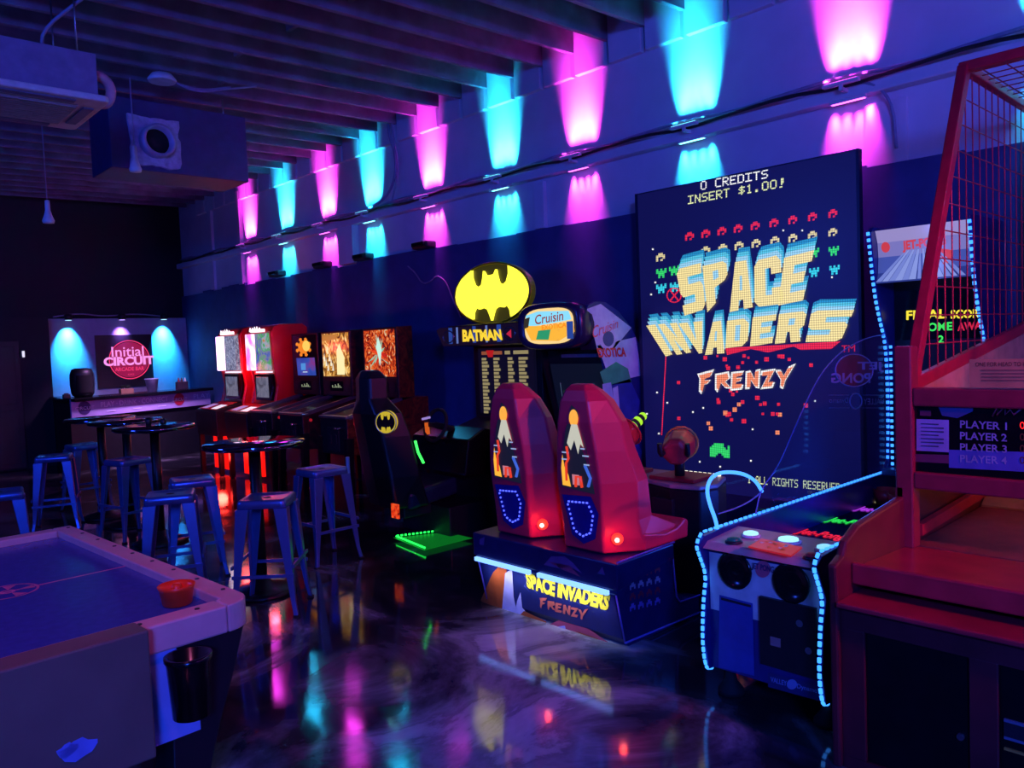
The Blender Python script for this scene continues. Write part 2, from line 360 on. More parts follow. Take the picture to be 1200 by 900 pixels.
# ------------------------------------------------------------------ cables and small things on the wall
def cable(name, pts, r, m, label, k=2):
    return tag(MB().tube(smoothpath(pts, k), r, 6).build(name, m), label, 'cable')
rr = random.Random(5)
for i, (dz, dx, m) in enumerate(((.06, .12, CABLE), (.02, .14, CABLEB))):
    pts = [(WX-dx-.008*math.sin(k*1.7+i), 15.2-k*.45, 3.44+dz+.025*math.sin(k*2.1+i*2)) for k in range(38)]
    cable('cable', pts, .014, m, ['pale cable draped along the top of the wall ledge', 'black cable draped along the front of the wall ledge'][i], 1)
cable('cable', [(WX-.09, 8.32, 4.5), (WX-.09, 8.30, 4.3), (WX-.03, 8.27, 4.1), (WX-.03, 8.3, 3.8), (WX-.06, 8.5, 3.58), (WX-.14, 8.75, 3.5)], .018, CABLE, 'grey conduit cable running down the white wall from the joists')
cable('cable', [(WX-.13, 8.2, 4.5), (WX-.085, 8.22, 4.3), (WX-.035, 8.20, 3.9), (WX-.1, 8.3, 3.52)], .012, CABLE, 'thin grey cable beside the conduit on the white wall')
cable('cable', [onx(*p, 5.6) for p in ((352,118),(385,135),(420,135),(445,140))], .012, CABLE, 'slack cable slung under the joists near the wall')
cable('cable', [(WX-.13, 2.9, 3.46), (WX-.12, 2.45, 3.47), (WX-.07, 2.28, 3.3), (WX-.06, 2.26, 2.95)], .012, CABLE, 'cable dropping from the ledge beside the tall game screen')
cable('cable', [onx(*p, 5.83) for p in ((478,312),(487,320),(495,333),(505,330),(512,322),(523,330),(528,345),(540,372))], .008, CABLE, 'loose cable loop on the black wall beside the yellow oval sign')
for i, (px, py, lb) in enumerate([(325,327,'small black floodlight on the black wall edge, furthest of four'), (378,318,'small black floodlight on the black wall edge near the stub column'), (426,311,'small black floodlight on the black wall edge past the stub column'), (497,300,'small black floodlight on the wall edge beside the yellow oval sign')]):
    p = onx(px, py, WX-.1); t = thing('floodlight', lb, 'light', (WX-.1, p.y, 2.87), 'black floodlights on the black wall edge')
    MB().box(WX-.17, WX-.02, p.y-.15, p.y+.15, 2.865, 2.95).build('housing', BLACK, t, .02)
    MB().box(WX-.2, WX-.17, p.y-.12, p.y+.12, 2.89, 2.94).build('hood', BLACKG, t, .01)

# ================================================================== AIR CONDITIONER (ceiling cassette)
ax1, ay0, ay1, az = 1.83, 5.88, 6.74, 3.45
t = thing('air_conditioner', 'white ceiling cassette air conditioner hung under the dark joists', 'air conditioner', (1.4, 6.3, az))
ACP = mat('ivory_panel', '#e6dcd8', .5)
MB().prism([(ax1-.86,ay0),(ax1-.03,ay0),(ax1,ay0+.03),(ax1,ay1-.03),(ax1-.03,ay1),(ax1-.86,ay1)], 'z', az, az+.045).build('panel', ACP, t, .012)
MB().box(ax1-.80, ax1-.06, ay0+.05, ay1-.05, az+.045, az+.33).build('casing', mat('galvanised_case', '#8a86a8', .45, .3), t, .006)
g = MB().box(ax1-.70, ax1-.16, ay0+.16, ay1-.16, az-.012, az)
for k in range(11): g.box(ax1-.69, ax1-.17, ay0+.18+k*.046, ay0+.195+k*.046, az-.018, az-.012)
g.build('intake_grille', mat('grey_grille', '#b0aaa4', .6), t)
for a in ((ax1-.66, ax1-.2, ay0+.05, ay0+.12), (ax1-.66, ax1-.2, ay1-.12, ay1-.05), (ax1-.12, ax1-.05, ay0+.2, ay1-.2)): MB().box(*a, az-.01, az).build('louvre', mat('grey_louvre', '#77748a', .5), t, .004)
MB().tube(smoothpath([(ax1-.06, ay0+.25, az+.24), (ax1+.04, ay0+.25, az+.25), (ax1+.1, ay0+.27, az+.17), (ax1+.07, ay0+.3, az+.07), (ax1, ay0+.3, az+.07)]), .035, 10).build('insulated_pipe', mat('pink_foam_lagging', '#c79aa6', .8), t)
for yy in (ay0+.15, ay1-.15):
    for xx in (ax1-.7, ax1-.15): MB().cyl((xx, yy, az+.33), (xx, yy, 4.37), .006, n=6).build('hanger_rod', STEEL, t)
cable('cable', [(1.55, 6.2, 3.79), (1.5, 6.25, 3.95), (1.75, 6.1, 4.2), (1.95, 6.0, 4.37)], .012, CABLE, 'drain hose looping up from the ceiling air conditioner')
# duct box with square flange
t = thing('ventilation_unit', 'dark blue ventilation box with ragged pale flange hung under the joists', 'ventilation unit', (3.1, 8.2, 3.49))
MB().box(2.46, 3.8, 8.0, 8.6, 3.49, 4.16).build('casing', mat('dark_blue_sheet_metal', '#2c2c66', .5, .2), t, .01)
rr = random.Random(2); ring = []; c0 = onx(182, 167, 2.88); c0 = ony(182, 167, 7.97)
for k in range(40):
    a = k/40*2*PI; rad = .235/max(abs(math.cos(a)), abs(math.sin(a)))*rr.uniform(.93, 1.03); ring.append((c0.x+rad*math.cos(a), c0.z+rad*math.sin(a)))
MB().prism(ring, 'y', 7.965, 8.0).build('flange', mat('foil_tape', '#b0a6c4', .5, .2, .25, 20, .5), t)
MB().lathe([(.155, 0), (.155, -.12), (.125, -.12), (.12, -.01)], (c0.x, 7.965, c0.z), 28, 0, 'y').build('collar', mat('foil_collar', '#a89cba', .5, .2), t)
MB().lathe([(.122, -.02), (.0, -.021)], (c0.x, 7.965, c0.z), 28, 0, 'y').build('opening', RUBBER, t)
for xx in (2.55, 3.7): MB().cyl((xx, 8.3, 4.16), (xx, 8.3, 4.4), .008, n=6).build('hanger_rod', STEEL, t)
def pendant(px, py, Y, r, label):
    p = ony(px, py, Y); t = thing('pendant_lamp', label, 'lamp', (p.x, Y, p.z))
    MB().lathe([(.0, .0), (r*.9, .005), (r, .03), (r*.62, .09), (r*.42, .14), (r*.4, .24), (.0, .25)], p, 16).build('bulb', WHITE, t)
    MB().cyl(p+V(0,0,.26), (p.x, Y, 4.28), .006, n=6).build('cord', CABLE, t)
pendant(57, 262, 9.5, .06, 'white reflector bulb hanging on a long cord over the dark floor')
pendant(159, 202, 7.8, .055, 'white reflector bulb hanging in front of the ventilation box')
p = onz(190, 96, 4.3); t = thing('junction_box', 'pale junction box with trailing wires fixed under the joists', 'junction box', p)
MB().lathe([(.12, .0), (.13, .02), (.09, .07), (0, .08)], p, 18).build('housing', WHITE, t)
MB().tube(smoothpath([p+V(.1,0,.03), p+V(.3,-.05,-.06), p+V(.6,-.1,.02), p+V(.9,-.1,.1)]), .01, 6).tube(smoothpath([p+V(.1,.02,.03), p+V(.35,0,-.02), p+V(.65,-.05,.06)]), .01, 6).build('wire', CABLE, t)

# ================================================================== BAR
A = V(3.35, 13.37, 0); B = V(5.78, 14.09, 0); dv = (B-A).normalized(); nv = V(-dv.y, dv.x, 0)
t = thing('bar_counter', 'black bar counter in front of the blue lit alcove', 'bar', (4.4, 14, 0))
def slab(mb, z0, z1, off0, off1, a=A, b=B, m=0):
    q = [a+nv*off0, b+nv*off0, b+nv*off1, a+nv*off1]
    return mb.hexa([p+V(0,0,z0) for p in q], [p+V(0,0,z1) for p in q], m)
slab(MB(), .0, 1.06, .1, .5).build('front_panel', BLACK, t)
slab(MB(), 1.08, 1.13, -.04, .55).build('counter_top', BLACKG, t, .008)
MB().box(3.38, 3.75, 13.85, YB-.77, 0, 1.08).build('side_panel', BLACK, t)
MB().box(3.33, 3.8, 13.8, YB-.77, 1.08, 1.13).build('side_top', BLACKG, t, .008)
b0, b1 = A+nv*-.06, B+nv*-.06
mb = MB(); slab(mb, .83, 1.115, .06, .095); e = nv*.055
def bq(u0, u1, z0, z1, k=.052): 
    p, q = A.lerp(B, u0)+nv*k, A.lerp(B, u1)+nv*k
    return [p+V(0,0,z1), q+V(0,0,z1), q+V(0,0,z0), p+V(0,0,z0)]
mb.text('PLAY \u00b7 DRINK \u00b7 CONNECT', bq(.185, .66, .955, 1.04), 1, .02).text('PLAY', bq(.86, .99, .955, 1.035), 1)
def disc(mb, u, z, r, m, k=.055):
    c = A.lerp(B, u)+nv*k+V(0,0,z); mb.poly([c+dv*(r*math.cos(i/24*2*PI))+V(0,0,r*math.sin(i/24*2*PI)) for i in range(24)], m)
for u, m in ((.08, 3), (.745, 2)):
    disc(mb, u, .97, .105, m)
    mb.text('CIRCUIT', bq(u-.06, u+.06, .945, .995, .045), 1)
for u in (.22, .4, .58): mb.poly(bq(u, u+.06, .88, .892), 1)
mb.build('banner', [mat('lilac_banner_vinyl', '#a79ac8', .6, 0, .05), mat('pale_print', '#d9d6ea', .6), mat('crimson_print', '#b3203c', .6), mat('navy_print', '#3c2a66', .6)], t)['label'] = 'lilac banner with pale lettering'
# sign
Y0 = YB-.15
q = [ony(111,393,Y0-.03), ony(177,390.5,Y0-.03), ony(180,452,Y0-.03), ony(112,456,Y0-.03)]
sx0, sx1 = q[0].x, q[1].x; sz0, sz1 = q[3].z, q[0].z; sc = V(sx0*.42+sx1*.58, 0, (sz0+sz1)/2+.02)
mb = MB().box(sx0, sx1, Y0-.03, Y0-.002, sz0, sz1)
def ring2(mb, c, Y, r0, r1, m, n=40):
    for i in range(n):
        a, b = i/n*2*PI, (i+1)/n*2*PI
        mb.poly([(c.x+r0*math.cos(a), Y, c.z+r0*math.sin(a)), (c.x+r1*math.cos(a), Y, c.z+r1*math.sin(a)), (c.x+r1*math.cos(b), Y, c.z+r1*math.sin(b)), (c.x+r0*math.cos(b), Y, c.z+r0*math.sin(b))], m)
R = .345
mb.poly([(sc.x+R*.93*math.cos(i/40*2*PI), Y0-.034, sc.z+R*.93*math.sin(i/40*2*PI)) for i in range(40)], 2)
ring2(mb, sc, Y0-.036, R*.97, R*1.02, 3)
def sq(x0, x1, z0, z1, Y=Y0-.04): return [V(x0,Y,z1), V(x1,Y,z1), V(x1,Y,z0), V(x0,Y,z0)]
mb.text('Initial', sq(sc.x-.3, sc.x+.25, sc.z+.06, sc.z+.24), 1, .01).text('CIRCUIT', sq(sc.x-.44, sc.x+.42, sc.z-.1, sc.z+.06), 1, .05).text('ARCADE BAR', sq(sc.x-.26, sc.x+.24, sc.z-.2, sc.z-.13), 3, .02).text('oo', sq(sc.x-.05, sc.x+.06, sc.z-.28, sc.z-.25), 3)
tag(mb.build('sign_board', [BLACK, glow('#ff9af0', 1.), glow('#a81850', .8), glow('#ff3c78', .9)]), 'black sign with a pink round logo on the alcove wall behind the bar', 'sign')
for px, col, lb in ((80, (.02,.36,1.), 'blue downlight above the alcove wall, nearest its outer edge'), (143, (.4,.15,1.), 'violet downlight above the round logo sign'), (192, (.02,.36,1.), 'blue downlight above the alcove wall, closest to the red cabinets')):
    p = ony(px, 374, Y0-.12); t = thing('downlight', lb, 'light', (p.x, Y0-.12, 2.44), 'downlights over the bar alcove')
    MB().cyl((p.x, Y0-.12, 2.40), (p.x, Y0-.12, 2.5), .06, n=16).box(p.x-.02, p.x+.02, Y0-.08, YB-.005, 2.46, 2.49).build('housing', BLACK, t)
    MB().cyl((p.x, Y0-.12, 2.394), (p.x, Y0-.12, 2.401), .05, n=16).build('lens', glow('#a0d8ff' if col[0] < .1 else '#c8a0ff', 2), t)
    light('AREA', 'alcove_down', (p.x, Y0-.15, 2.39), col, 40 if col[0] < .1 else 6, (.08, .04), (p.x, Y0, 2.05), 58)
light('AREA', 'banner_fill', (4.6, 12.6, 2.9), (.7, .35, 1.), 34, .3, (4.5, 13.6, .95), 70)  # unseen fill light, added to brighten the banner
cable('cable', [(3.6, YB-.2, 2.46), (4.0, YB-.25, 2.52), (4.4, YB-.2, 2.46), (4.9, YB-.25, 2.51), (5.4, YB-.2, 2.46)], .012, CABLE, 'pale cable linking the downlights above the alcove')
# things on the bar
CT = 1.131
p = onz(107, 463, CT) ; t = thing('loudspeaker', 'black rounded loudspeaker on the bar counter in front of the sign', 'speaker', p)
p = A.lerp(B, .14)+nv*.32+V(0,0,CT); t.location = p
MB().loft([[p+V(r*math.cos(a)*1.05, r*math.sin(a)*.9, h) for a in [i/20*2*PI for i in range(20)]] for r, h in ((.12,.0),(.155,.05),(.17,.2),(.165,.36),(.14,.43),(.08,.45))]).build('cabinet', BLACK, t)
MB().loft([[p+V(r*math.cos(a)*.95, -.02+r*math.sin(a), h) for a in [PI+i/14*PI for i in range(15)]] for r, h in ((.15,.07),(.158,.2),(.15,.34))], caps=False).build('grille', mat('speaker_mesh', '#0b0b0f', .9), t)
p = A.lerp(B, .60)+nv*.25+V(0,0,CT); t = thing('ice_bucket', 'grey tapered bucket standing on the bar counter', 'bucket', p)
MB().lathe([(.075,0),(.105,.2),(.112,.205),(.112,.22),(.098,.22),(.07,.02),(0,.02)], p).build('pail', mat('grey_plastic', '#8c93a8', .5), t)
MB().tube([p+V(.108*math.cos(i/16*2*PI), .108*math.sin(i/16*2*PI), .212) for i in range(16)], .007, 6, closed=True).build('rim', STEEL, t)
p = A.lerp(B, .42)+nv*.28+V(0,0,CT); t = thing('table_planter', 'small wooden planter with dark leaves on the bar counter', 'planter', p)
MB().box(p.x-.1, p.x+.1, p.y-.06, p.y+.06, p.z, p.z+.08).build('box', mat('tan_wood', '#6c4a34', .7), t, .004)
mb = MB(); rr = random.Random(9)
for k in range(26):
    c = p+V(rr.uniform(-.08,.08), rr.uniform(-.04,.04), .078); d = V(rr.uniform(-.5,.5), rr.uniform(-.5,.5), 1)*.07; s_ = d.cross(V(1,.3,0)).normalized()*.015
    mb.poly([c, c+d*.5+s_, c+d, c+d*.5-s_])
mb.build('leaves', mat('dark_leaf', '#3a4430', .6), t)
p = A.lerp(B, .83)+nv*.25+V(0,0,CT); t = thing('condiment_caddy', 'dark caddy of bottles on the bar counter by the red cabinets', 'caddy', p)
MB().box(p.x-.09, p.x+.09, p.y-.06, p.y+.06, p.z, p.z+.13).build('rack', mat('dark_caddy', '#2c2230', .5), t, .006)
for k, (dx, c) in enumerate(((-.05, '#8c2a30'), (.0, '#5a3a30'), (.06, '#d8cfc0'))): MB().lathe([(.022,.02),(.024,.13),(.012,.17),(.01,.2),(0,.2)], p+V(dx,0,0), 12).build('bottle', mat('bottle_%d' % k, c, .4), t)
p = A.lerp(B, .03)+nv*.3+V(0,0,CT); tag(MB().box(p.x-.05, p.x+.05, p.y-.04, p.y+.04, p.z, p.z+.06).box(p.x-.03, p.x+.03, p.y-.03, p.y+.02, p.z+.06, p.z+.075).build('card_reader', DARK, None, .006), 'small dark box at the outer end of the bar counter', 'card reader')
p = ony(27, 415, YB-.8); MB().box(p.x-.035, p.x+.035, YB-.81, YB-.755, p.z-.07, p.z+.07).build('lock_plate', DARK, DOOR, .004); MB().box(p.x-.015, p.x+.02, YB-.818, YB-.81, p.z-.05, p.z+.05).build('lock_lamp', glow('#e8e8ff', 1.), DOOR)

# ================================================================== BAR TABLES AND STOOLS
TOPM = mat('glossy_table_top', '#8f92a2', .06, 1.); POLE = mat('black_iron', '#121318', .4, .4)
def make_table():
    t = thing('bar_table', 'x', 'table', (0,0,0), 'round bar tables')
    MB().lathe([(0,1.045),(.33,1.045),(.35,1.055),(.35,1.075),(.34,1.083),(0,1.083)], n=40).build('table_top', TOPM, t)
    MB().lathe([(.04,.06),(.04,1.04)], n=20).lathe([(.12,1.02),(.12,1.045)], n=20).build('column', POLE, t)
    MB().lathe([(.23,0),(.24,.015),(.2,.035),(.08,.06),(.045,.12),(.0,.12)], n=32).build('base', POLE, t)
    return t
tb = make_table(); T2 = (2.545, 7.56)
for i, (x, y, lb) in enumerate([(2.475,5.36,'round bar table with red reflections nearest the air hockey table'), (2.545,7.56,'round bar table with magenta and cyan reflections before the bar'), (2.62,8.6,'round bar table just behind the magenta lit one'), (2.58,9.3,'round bar table furthest back, closest to the bar banner')]):
    placed(tb, (x, y, 0), .3*i, lb, i == 0)
for i, (dx, dy, h, lb) in enumerate(((-.03, .05, .07, 'short dark pot on the bar table before the bar'), (.09, .02, .055, 'lower dark pot beside the other pot on the bar table'))):
    tag(MB().lathe([(.025,0),(.03,h*.6),(.022,h),(.018,h),(.02,.01),(0,.01)], (T2[0]+dx, T2[1]+dy, 1.084), 14).build('candle_pot', mat('dark_pot', '#16161e', .4)), lb, 'pot')
def make_stool():
    t = thing('bar_stool', 'x', 'stool', (0,0,0), 'metal bar stools')
    s_, H = .155, .755
    def rr_(w, r, z, n=5):
        out = []
        for cx, cy, a0 in ((w-r,w-r,0),(-w+r,w-r,PI/2),(-w+r,-w+r,PI),(w-r,-w+r,1.5*PI)):
            for k in range(n+1): a = a0+PI/2*k/n; out.append(V(cx+r*math.cos(a), cy+r*math.sin(a), z))
        return out
    MB().loft([rr_(.16,.035,H-.055), rr_(.158,.035,H-.012), rr_(.15,.035,H), rr_(.13,.03,H), rr_(.12,.03,H-.006), rr_(.03,.015,H-.008)]).build('seat', STOOLM, t)
    mb = MB()
    mb.poly([V(.028*math.cos(i/12*2*PI), .028*math.sin(i/12*2*PI), H-.0065) for i in range(12)]); mb.build('handle_hole', RUBBER, t)
    f = .215
    for sx in (1,-1):
        for sy in (1,-1):
            # folded-sheet leg: wide L section at the seat, narrow at the foot
            def sec(k, w, z):
                c = V(sx*k, sy*k, z); return [c, c-V(sx*w,0,0), c-V(sx*w,sy*.014,0), c-V(sx*.014,sy*.014,0), c-V(sx*.014,sy*w,0), c-V(0,sy*w,0)]
            MB().loft([sec(f,.028,.012), sec(f-.015,.03,.1), sec(.165,.085,H-.055)], sm=False).build('leg', STOOLM, t, .004)
            MB().box(sx*f-.02-(sx*.012), sx*f+.02-(sx*.012), sy*f-.02-(sy*.012), sy*f+.02-(sy*.012), 0, .014).build('foot_pad', RUBBER, t, .004)
    k = .197; z = .27
    for a, b in (((k,k,z),(-k,k,z)),((-k,-k,z),(k,-k,z))): MB().bar(a, b, .012, .022).build('foot_rail', STOOLM, t)
    for a, b in (((k,k,z+.06),(k,-k,z+.06)),((-k,-k,z+.06),(-k,k,z+.06))): MB().bar(a, b, .012, .022).build('foot_rail', STOOLM, t)
    return t
st = make_stool()
for i, (x, y, r, lb) in enumerate([(2.365,4.97,-.72,'blue-lit metal stool right in front of the near round table'), (3.24,5.80,.02,'metal stool standing alone between the near table and the racing seat'), (2.0,5.70,-.42,'metal stool behind the far corner of the air hockey table'),
        (2.36,6.24,-.3,'metal stool just behind the stool at the hockey table corner'), (2.45,8.05,.25,'metal stool under the edge of the magenta lit table'), (2.07,9.1,-.35,'metal stool standing apart before the dark far wall'),
        (2.57,9.95,.1,'small far metal stool closest to the bar counter'), (1.20,6.95,-.2,'metal stool cut by the outer edge, beyond the air hockey table')]):
    placed(st, (x, y, 0), r, lb, i == 0)

# ================================================================== AIR HOCKEY TABLE
t = thing('air_hockey_table', 'blue air hockey table with pale rails beside the stools', 'air hockey table', (.61, 3.80, 0))
RA = Matrix.Rotation(math.radians(2.9), 4, 'Z'); HC = V(.66, 3.80, 0)
def hk(mb):
    mb.v = [RA @ v + HC for v in mb.v]; return mb
hw, hl = .555, 1.03; HZ = .80
RAIL = mat('lilac_white_rail', '#e0a8a4', .4, 0, .06); HB = mat('blue_playfield', '#3c4c98', .25, 0, .1, 30); HP = mat('blue_white_panel', '#8fa2e0', .45, 0, .05)
mb = MB().box(-hw+.09, hw-.09, -hl+.1, hl-.09, .72, .765); mz = .7655
mb.poly([(-hw+.09,-.008,mz),(hw-.09,-.008,mz),(hw-.09,.008,mz),(-hw+.09,.008,mz)], 1)
for r in (.115, .03):
    for i in range(36):
        a, b = i/36*2*PI, (i+1)/36*2*PI; mb.poly([((r-.011)*math.cos(a),(r-.011)*math.sin(a),mz+.0005),(r*math.cos(a),r*math.sin(a),mz+.0005),(r*math.cos(b),r*math.sin(b),mz+.0005),((r-.011)*math.cos(b),(r-.011)*math.sin(b),mz+.0005)], 1)
for k in range(5): a = k/5*2*PI; mb.poly([(.03*math.cos(a),.03*math.sin(a),mz+.0004),(.1*math.cos(a+.25),.1*math.sin(a+.25),mz+.0004),(.1*math.cos(a-.25),.1*math.sin(a-.25),mz+.0004)], 1)
hk(mb).build('playfield', [HB, mat('pink_line_paint', '#d06088', .5)], t)
def rail(x0, x1, y0, y1, nm='rail'):
    mb = hk(MB().box(x0, x1, y0, y1, .70, HZ)); mb.build(nm, RAIL, t, .008)
# rounded outer corners near the player
def arc(cx, cy, r, a0, a1, n=8): return [(cx+r*math.cos(a0+(a1-a0)*i/n), cy+r*math.sin(a0+(a1-a0)*i/n)) for i in range(n+1)]
hk(MB().prism([(hw-.09, -hl+.1)] + [(hw-.09, hl)] + [(hw, hl)] + [(hw, -hl+.11)] + arc(hw-.11, -hl+.11, .11, 0, -PI/2)[1:] + [(hw-.11, -hl)] + [(hw-.11, -hl+.1)], 'z', .70, HZ)).build('side_rail', RAIL, t, .006)
rail(-hw, -hw+.09, -hl, hl, 'side_rail'); rail(-hw+.09, hw-.09, hl-.09, hl, 'end_rail'); rail(-hw+.09, hw-.112, -hl, -hl+.1, 'end_rail')
mb = MB()
for k in range(9): mb.cyl((hw-.03, -hl+.2+k*.225, HZ-.002), (hw-.03, -hl+.2+k*.225, HZ+.003), .009, n=8)
for k in range(5): mb.cyl((hw-.2-k*.2, -hl+.05, HZ-.002), (hw-.2-k*.2, -hl+.05, HZ+.003), .009, n=8)
hk(mb).build('screw_caps', DARK, t)
# body: pale end board with a curved black corner leg
hk(MB().prism([(-hw+.2,.70),(hw-.30,.70),(hw-.27,.65),(hw-.245,.58),(hw-.235,.50),(hw-.23,.42),(hw-.23,.385),(-hw+.2,.385)], 'y', -hl+.01, -hl+.04)).build('end_panel', HP, t)
hk(MB().box(-hw+.2, hw-.28, -hl+.04, hl-.1, .40, .70)).build('body', BLACK, t)
prof = [(hw-.03,.70),(hw-.085,.52),(hw-.14,.37),(hw-.19,.2),(hw-.22,.0),(hw-.36,.0),(hw-.32,.25),(hw-.31,.5),(hw-.32,.70)]
for y0, y1 in ((-hl+.042, -hl+.2), (hl-.22, hl-.06)):
    hk(MB().prism(prof, 'y', y0, y1)).build('leg', BLACK, t, .006)
    hk(MB().prism([(-x, z) for x, z in prof], 'y', y0, y1)).build('leg', BLACK, t, .006)
hk(MB().box(hw-.28, hw-.12, -hl+.2, hl-.22, .40, .70)).build('side_panel', BLACK, t, .006)
mb = hk(MB().box(-hw-.02, hw-.425, -hl-.10, -hl+.02, .40, .825))
mb.build('goal_end_board', mat('grey_board', '#6a5a50', .6, 0, .12, 5), t, .008)
ga = MB()
for (x, z, w, h) in ((-.10, .52, .055, .03), (-.13, .53, .03, .02)):
    ga.poly([(x+w*math.cos(i/14*2*PI)*(1+.15*math.sin(i*2.3)), -hl-.1015, z+h*math.sin(i/14*2*PI)*(1+.2*math.cos(i*1.9))) for i in range(14)])
hk(ga).build('scuff_mark', mat('blue_scuff', '#6a86d8', .6), t)
cpx = hw-.293
hk(MB().lathe([(.06,.0),(.072,.19),(.078,.195),(.078,.21),(.066,.21),(.055,.02),(0,.02)], (cpx, -hl-.072, .485), 24)).build('cup_holder', BLACKG, t)
hk(MB().cyl((cpx-.01, -hl+.062, .735-.04), (cpx-.01, -hl+.045, .735-.04), .012, n=10)).build('screw', DARK, t)
# striker on the playfield
p = onz(208, 708, .766); t = thing('air_hockey_striker', 'orange red striker resting on the blue air hockey playfield', 'striker', p)
OR = mat('orange_red_plastic', '#ff3a12', .35, 0, .05)
MB().lathe([(.048,0),(.053,.006),(.062,.06),(.068,.074),(.064,.077),(.055,.06),(.048,.02),(0,.016)], p, 32).build('cup_base', OR, t)
MB().lathe([(.024,.016),(.018,.05),(.021,.066),(.014,.078),(0,.08)], p, 24).build('knob', OR, t)

# ================================================================== PINBALL MACHINES
def pinball(yc, label, glass, side, seed, marq):
    x0, xb = 4.5, 5.15
    t = thing('pinball_machine', label, 'pinball machine', (5.1, yc, 0), 'pinball machines along the black wall')
    w_ = .285
    MB().prism([(x0,.56),(x0,.955),(xb+.2,1.13),(xb+.45,1.13),(xb+.45,.52)], 'y', yc-w_, yc+w_, 0, 1).build('cabinet', [BLACK, side], t, .006)
    # playfield under glass
    a, b = V(x0+.08,0,.962), V(xb+.1,0,1.1)
    fl = MB().poly([(a.x,yc-w_+.03,a.z),(b.x,yc-w_+.03,b.z),(b.x,yc+w_-.03,b.z),(a.x,yc+w_-.03,a.z)])
    rr = random.Random(seed)
    fl.build('playfield', art('playfield_%d' % seed, ['#0a0618', '#4a1030', '#7a2a8a', '#2030a0', '#c85020', '#f0b8d0'][seed % 2:], 7, .35, 1.5), t)
    MB().poly([(a.x,yc-w_+.02,a.z+.022),(b.x,yc-w_+.02,b.z+.022),(b.x,yc+w_-.02,b.z+.022),(a.x,yc+w_-.02,a.z+.022)]).build('glass', clear('pin_glass', '#e8ecf8', .04), t)
    for s_ in (1,-1): MB().bar((x0+.03,yc+s_*(w_-.012),.972), (xb+.08,yc+s_*(w_-.012),1.13), .03, .045).build('side_rail', STEEL, t)
    MB().box(x0-.015, x0+.08, yc-w_-.01, yc+w_+.01, .955, .985).build('lockbar', STEEL, t, .01)
    MB().box(x0-.012, x0, yc-.12, yc+.12, .60, .86).box(x0-.018, x0-.012, yc-.08, yc-.03, .68, .78).box(x0-.018, x0-.012, yc+.03, yc+.08, .68, .78).build('coin_door', DARK, t, .004)
    MB().cyl((x0-.09,yc-.21,.86), (x0,yc-.21,.86), .012, n=10).ball((x0-.1,yc-.21,.86), .02, 10).build('plunger', CHROME, t)
    for s_ in (1,-1): MB().cyl((x0+.1,yc+s_*w_,.9), (x0+.1,yc+s_*(w_+.015),.9), .018, n=12).build('flipper_button', glow('#d02030', .5), t)
    for sx, sy in ((x0+.02,1),(x0+.02,-1),(xb+.4,1),(xb+.4,-1)):
        MB().hexa([(sx-.025+(-.03 if sx < 5 else .03),yc+sy*(w_+.02)-.025,0.015),(sx+.025+(-.03 if sx < 5 else .03),yc+sy*(w_+.02)-.025,.015),(sx+.025+(-.03 if sx < 5 else .03),yc+sy*(w_+.02)+.025,.015),(sx-.025+(-.03 if sx < 5 else .03),yc+sy*(w_+.02)+.025,.015)],
                  [(sx-.045,yc+sy*(w_-.01)-.035,.75),(sx+.045,yc+sy*(w_-.01)-.035,.75),(sx+.045,yc+sy*(w_-.01)+.035,.75),(sx-.045,yc+sy*(w_-.01)+.035,.75)]).build('leg', POLE, t)
        MB().lathe([(.03,0),(.03,.01),(.012,.02),(0,.02)], (sx+(-.03 if sx < 5 else .03), yc+sy*(w_+.02), 0), 10).build('foot', RUBBER, t)
    W2 = .345
    MB().prism([(xb,1.14),(xb,1.94),(xb+.22,1.95),(xb+.22,1.14)], 'y', yc-W2, yc+W2, 0, 1).build('backbox', [BLACK, side], t, .008)
    for o in (MB(),):
        o.poly([(xb-.003,yc-W2+.03,1.38),(xb-.003,yc+W2-.03,1.38),(xb-.003,yc+W2-.03,1.915),(xb-.003,yc-W2+.03,1.915)])
        marq(o, yc, xb-.006, W2); o.build('backglass', glass, t)
    sp = MB().box(xb-.01, xb, yc-W2+.02, yc+W2-.02, 1.16, 1.36)
    for s_ in (1,-1): sp.lathe([(.06,0),(.05,.004),(0,.006)], (xb-.016, yc+s_*.24, 1.26), 16, 1, 'x')
    sp.poly([(xb-.012,yc-.15,1.2),(xb-.012,yc+.15,1.2),(xb-.012,yc+.15,1.32),(xb-.012,yc-.15,1.32)], 2)
    for k in range(7): sp.box(xb-.014, xb-.0125, yc-.12+k*.034, yc-.10+k*.034, 1.24, 1.24+.05*((k*37 % 5)/5+.2), 3)
    sp.build('speaker_panel', [BLACK, DARK, BLACKG, glow('#b8c8a0', .5)], t)
    return t
def marqA(o, yc, x, W2):
    # orange burst logo over a blue to violet screen
    for k in range(16):
        a = k/16*2*PI; r = .20 if k % 2 else .13; c = (yc+.02, 1.76)
        b_ = a+.22; o.poly([(x,c[0],c[1]),(x,c[0]+r*math.cos(a-.2),c[1]+r*.6*math.sin(a-.2)),(x,c[0]+r*1.1*math.cos(a),c[1]+r*.66*math.sin(a)),(x,c[0]+r*math.cos(b_),c[1]+r*.6*math.sin(b_))], 1)
    o.poly([(x-.001,yc-.06+.1*math.cos(i/20*2*PI),1.775+.07*math.sin(i/20*2*PI)) for i in range(20)], 2)
    o.poly([(x-.001,yc-.28,1.39),(x-.001,yc+.2,1.39),(x-.001,yc+.22,1.62),(x-.001,yc-.26,1.62)], 3)
    o.box(x-.004, x-.002, yc-.02, yc+.1, 1.46, 1.55, 4).box(x-.004, x-.002, yc-.06, yc+.06, 1.43, 1.44, 5)
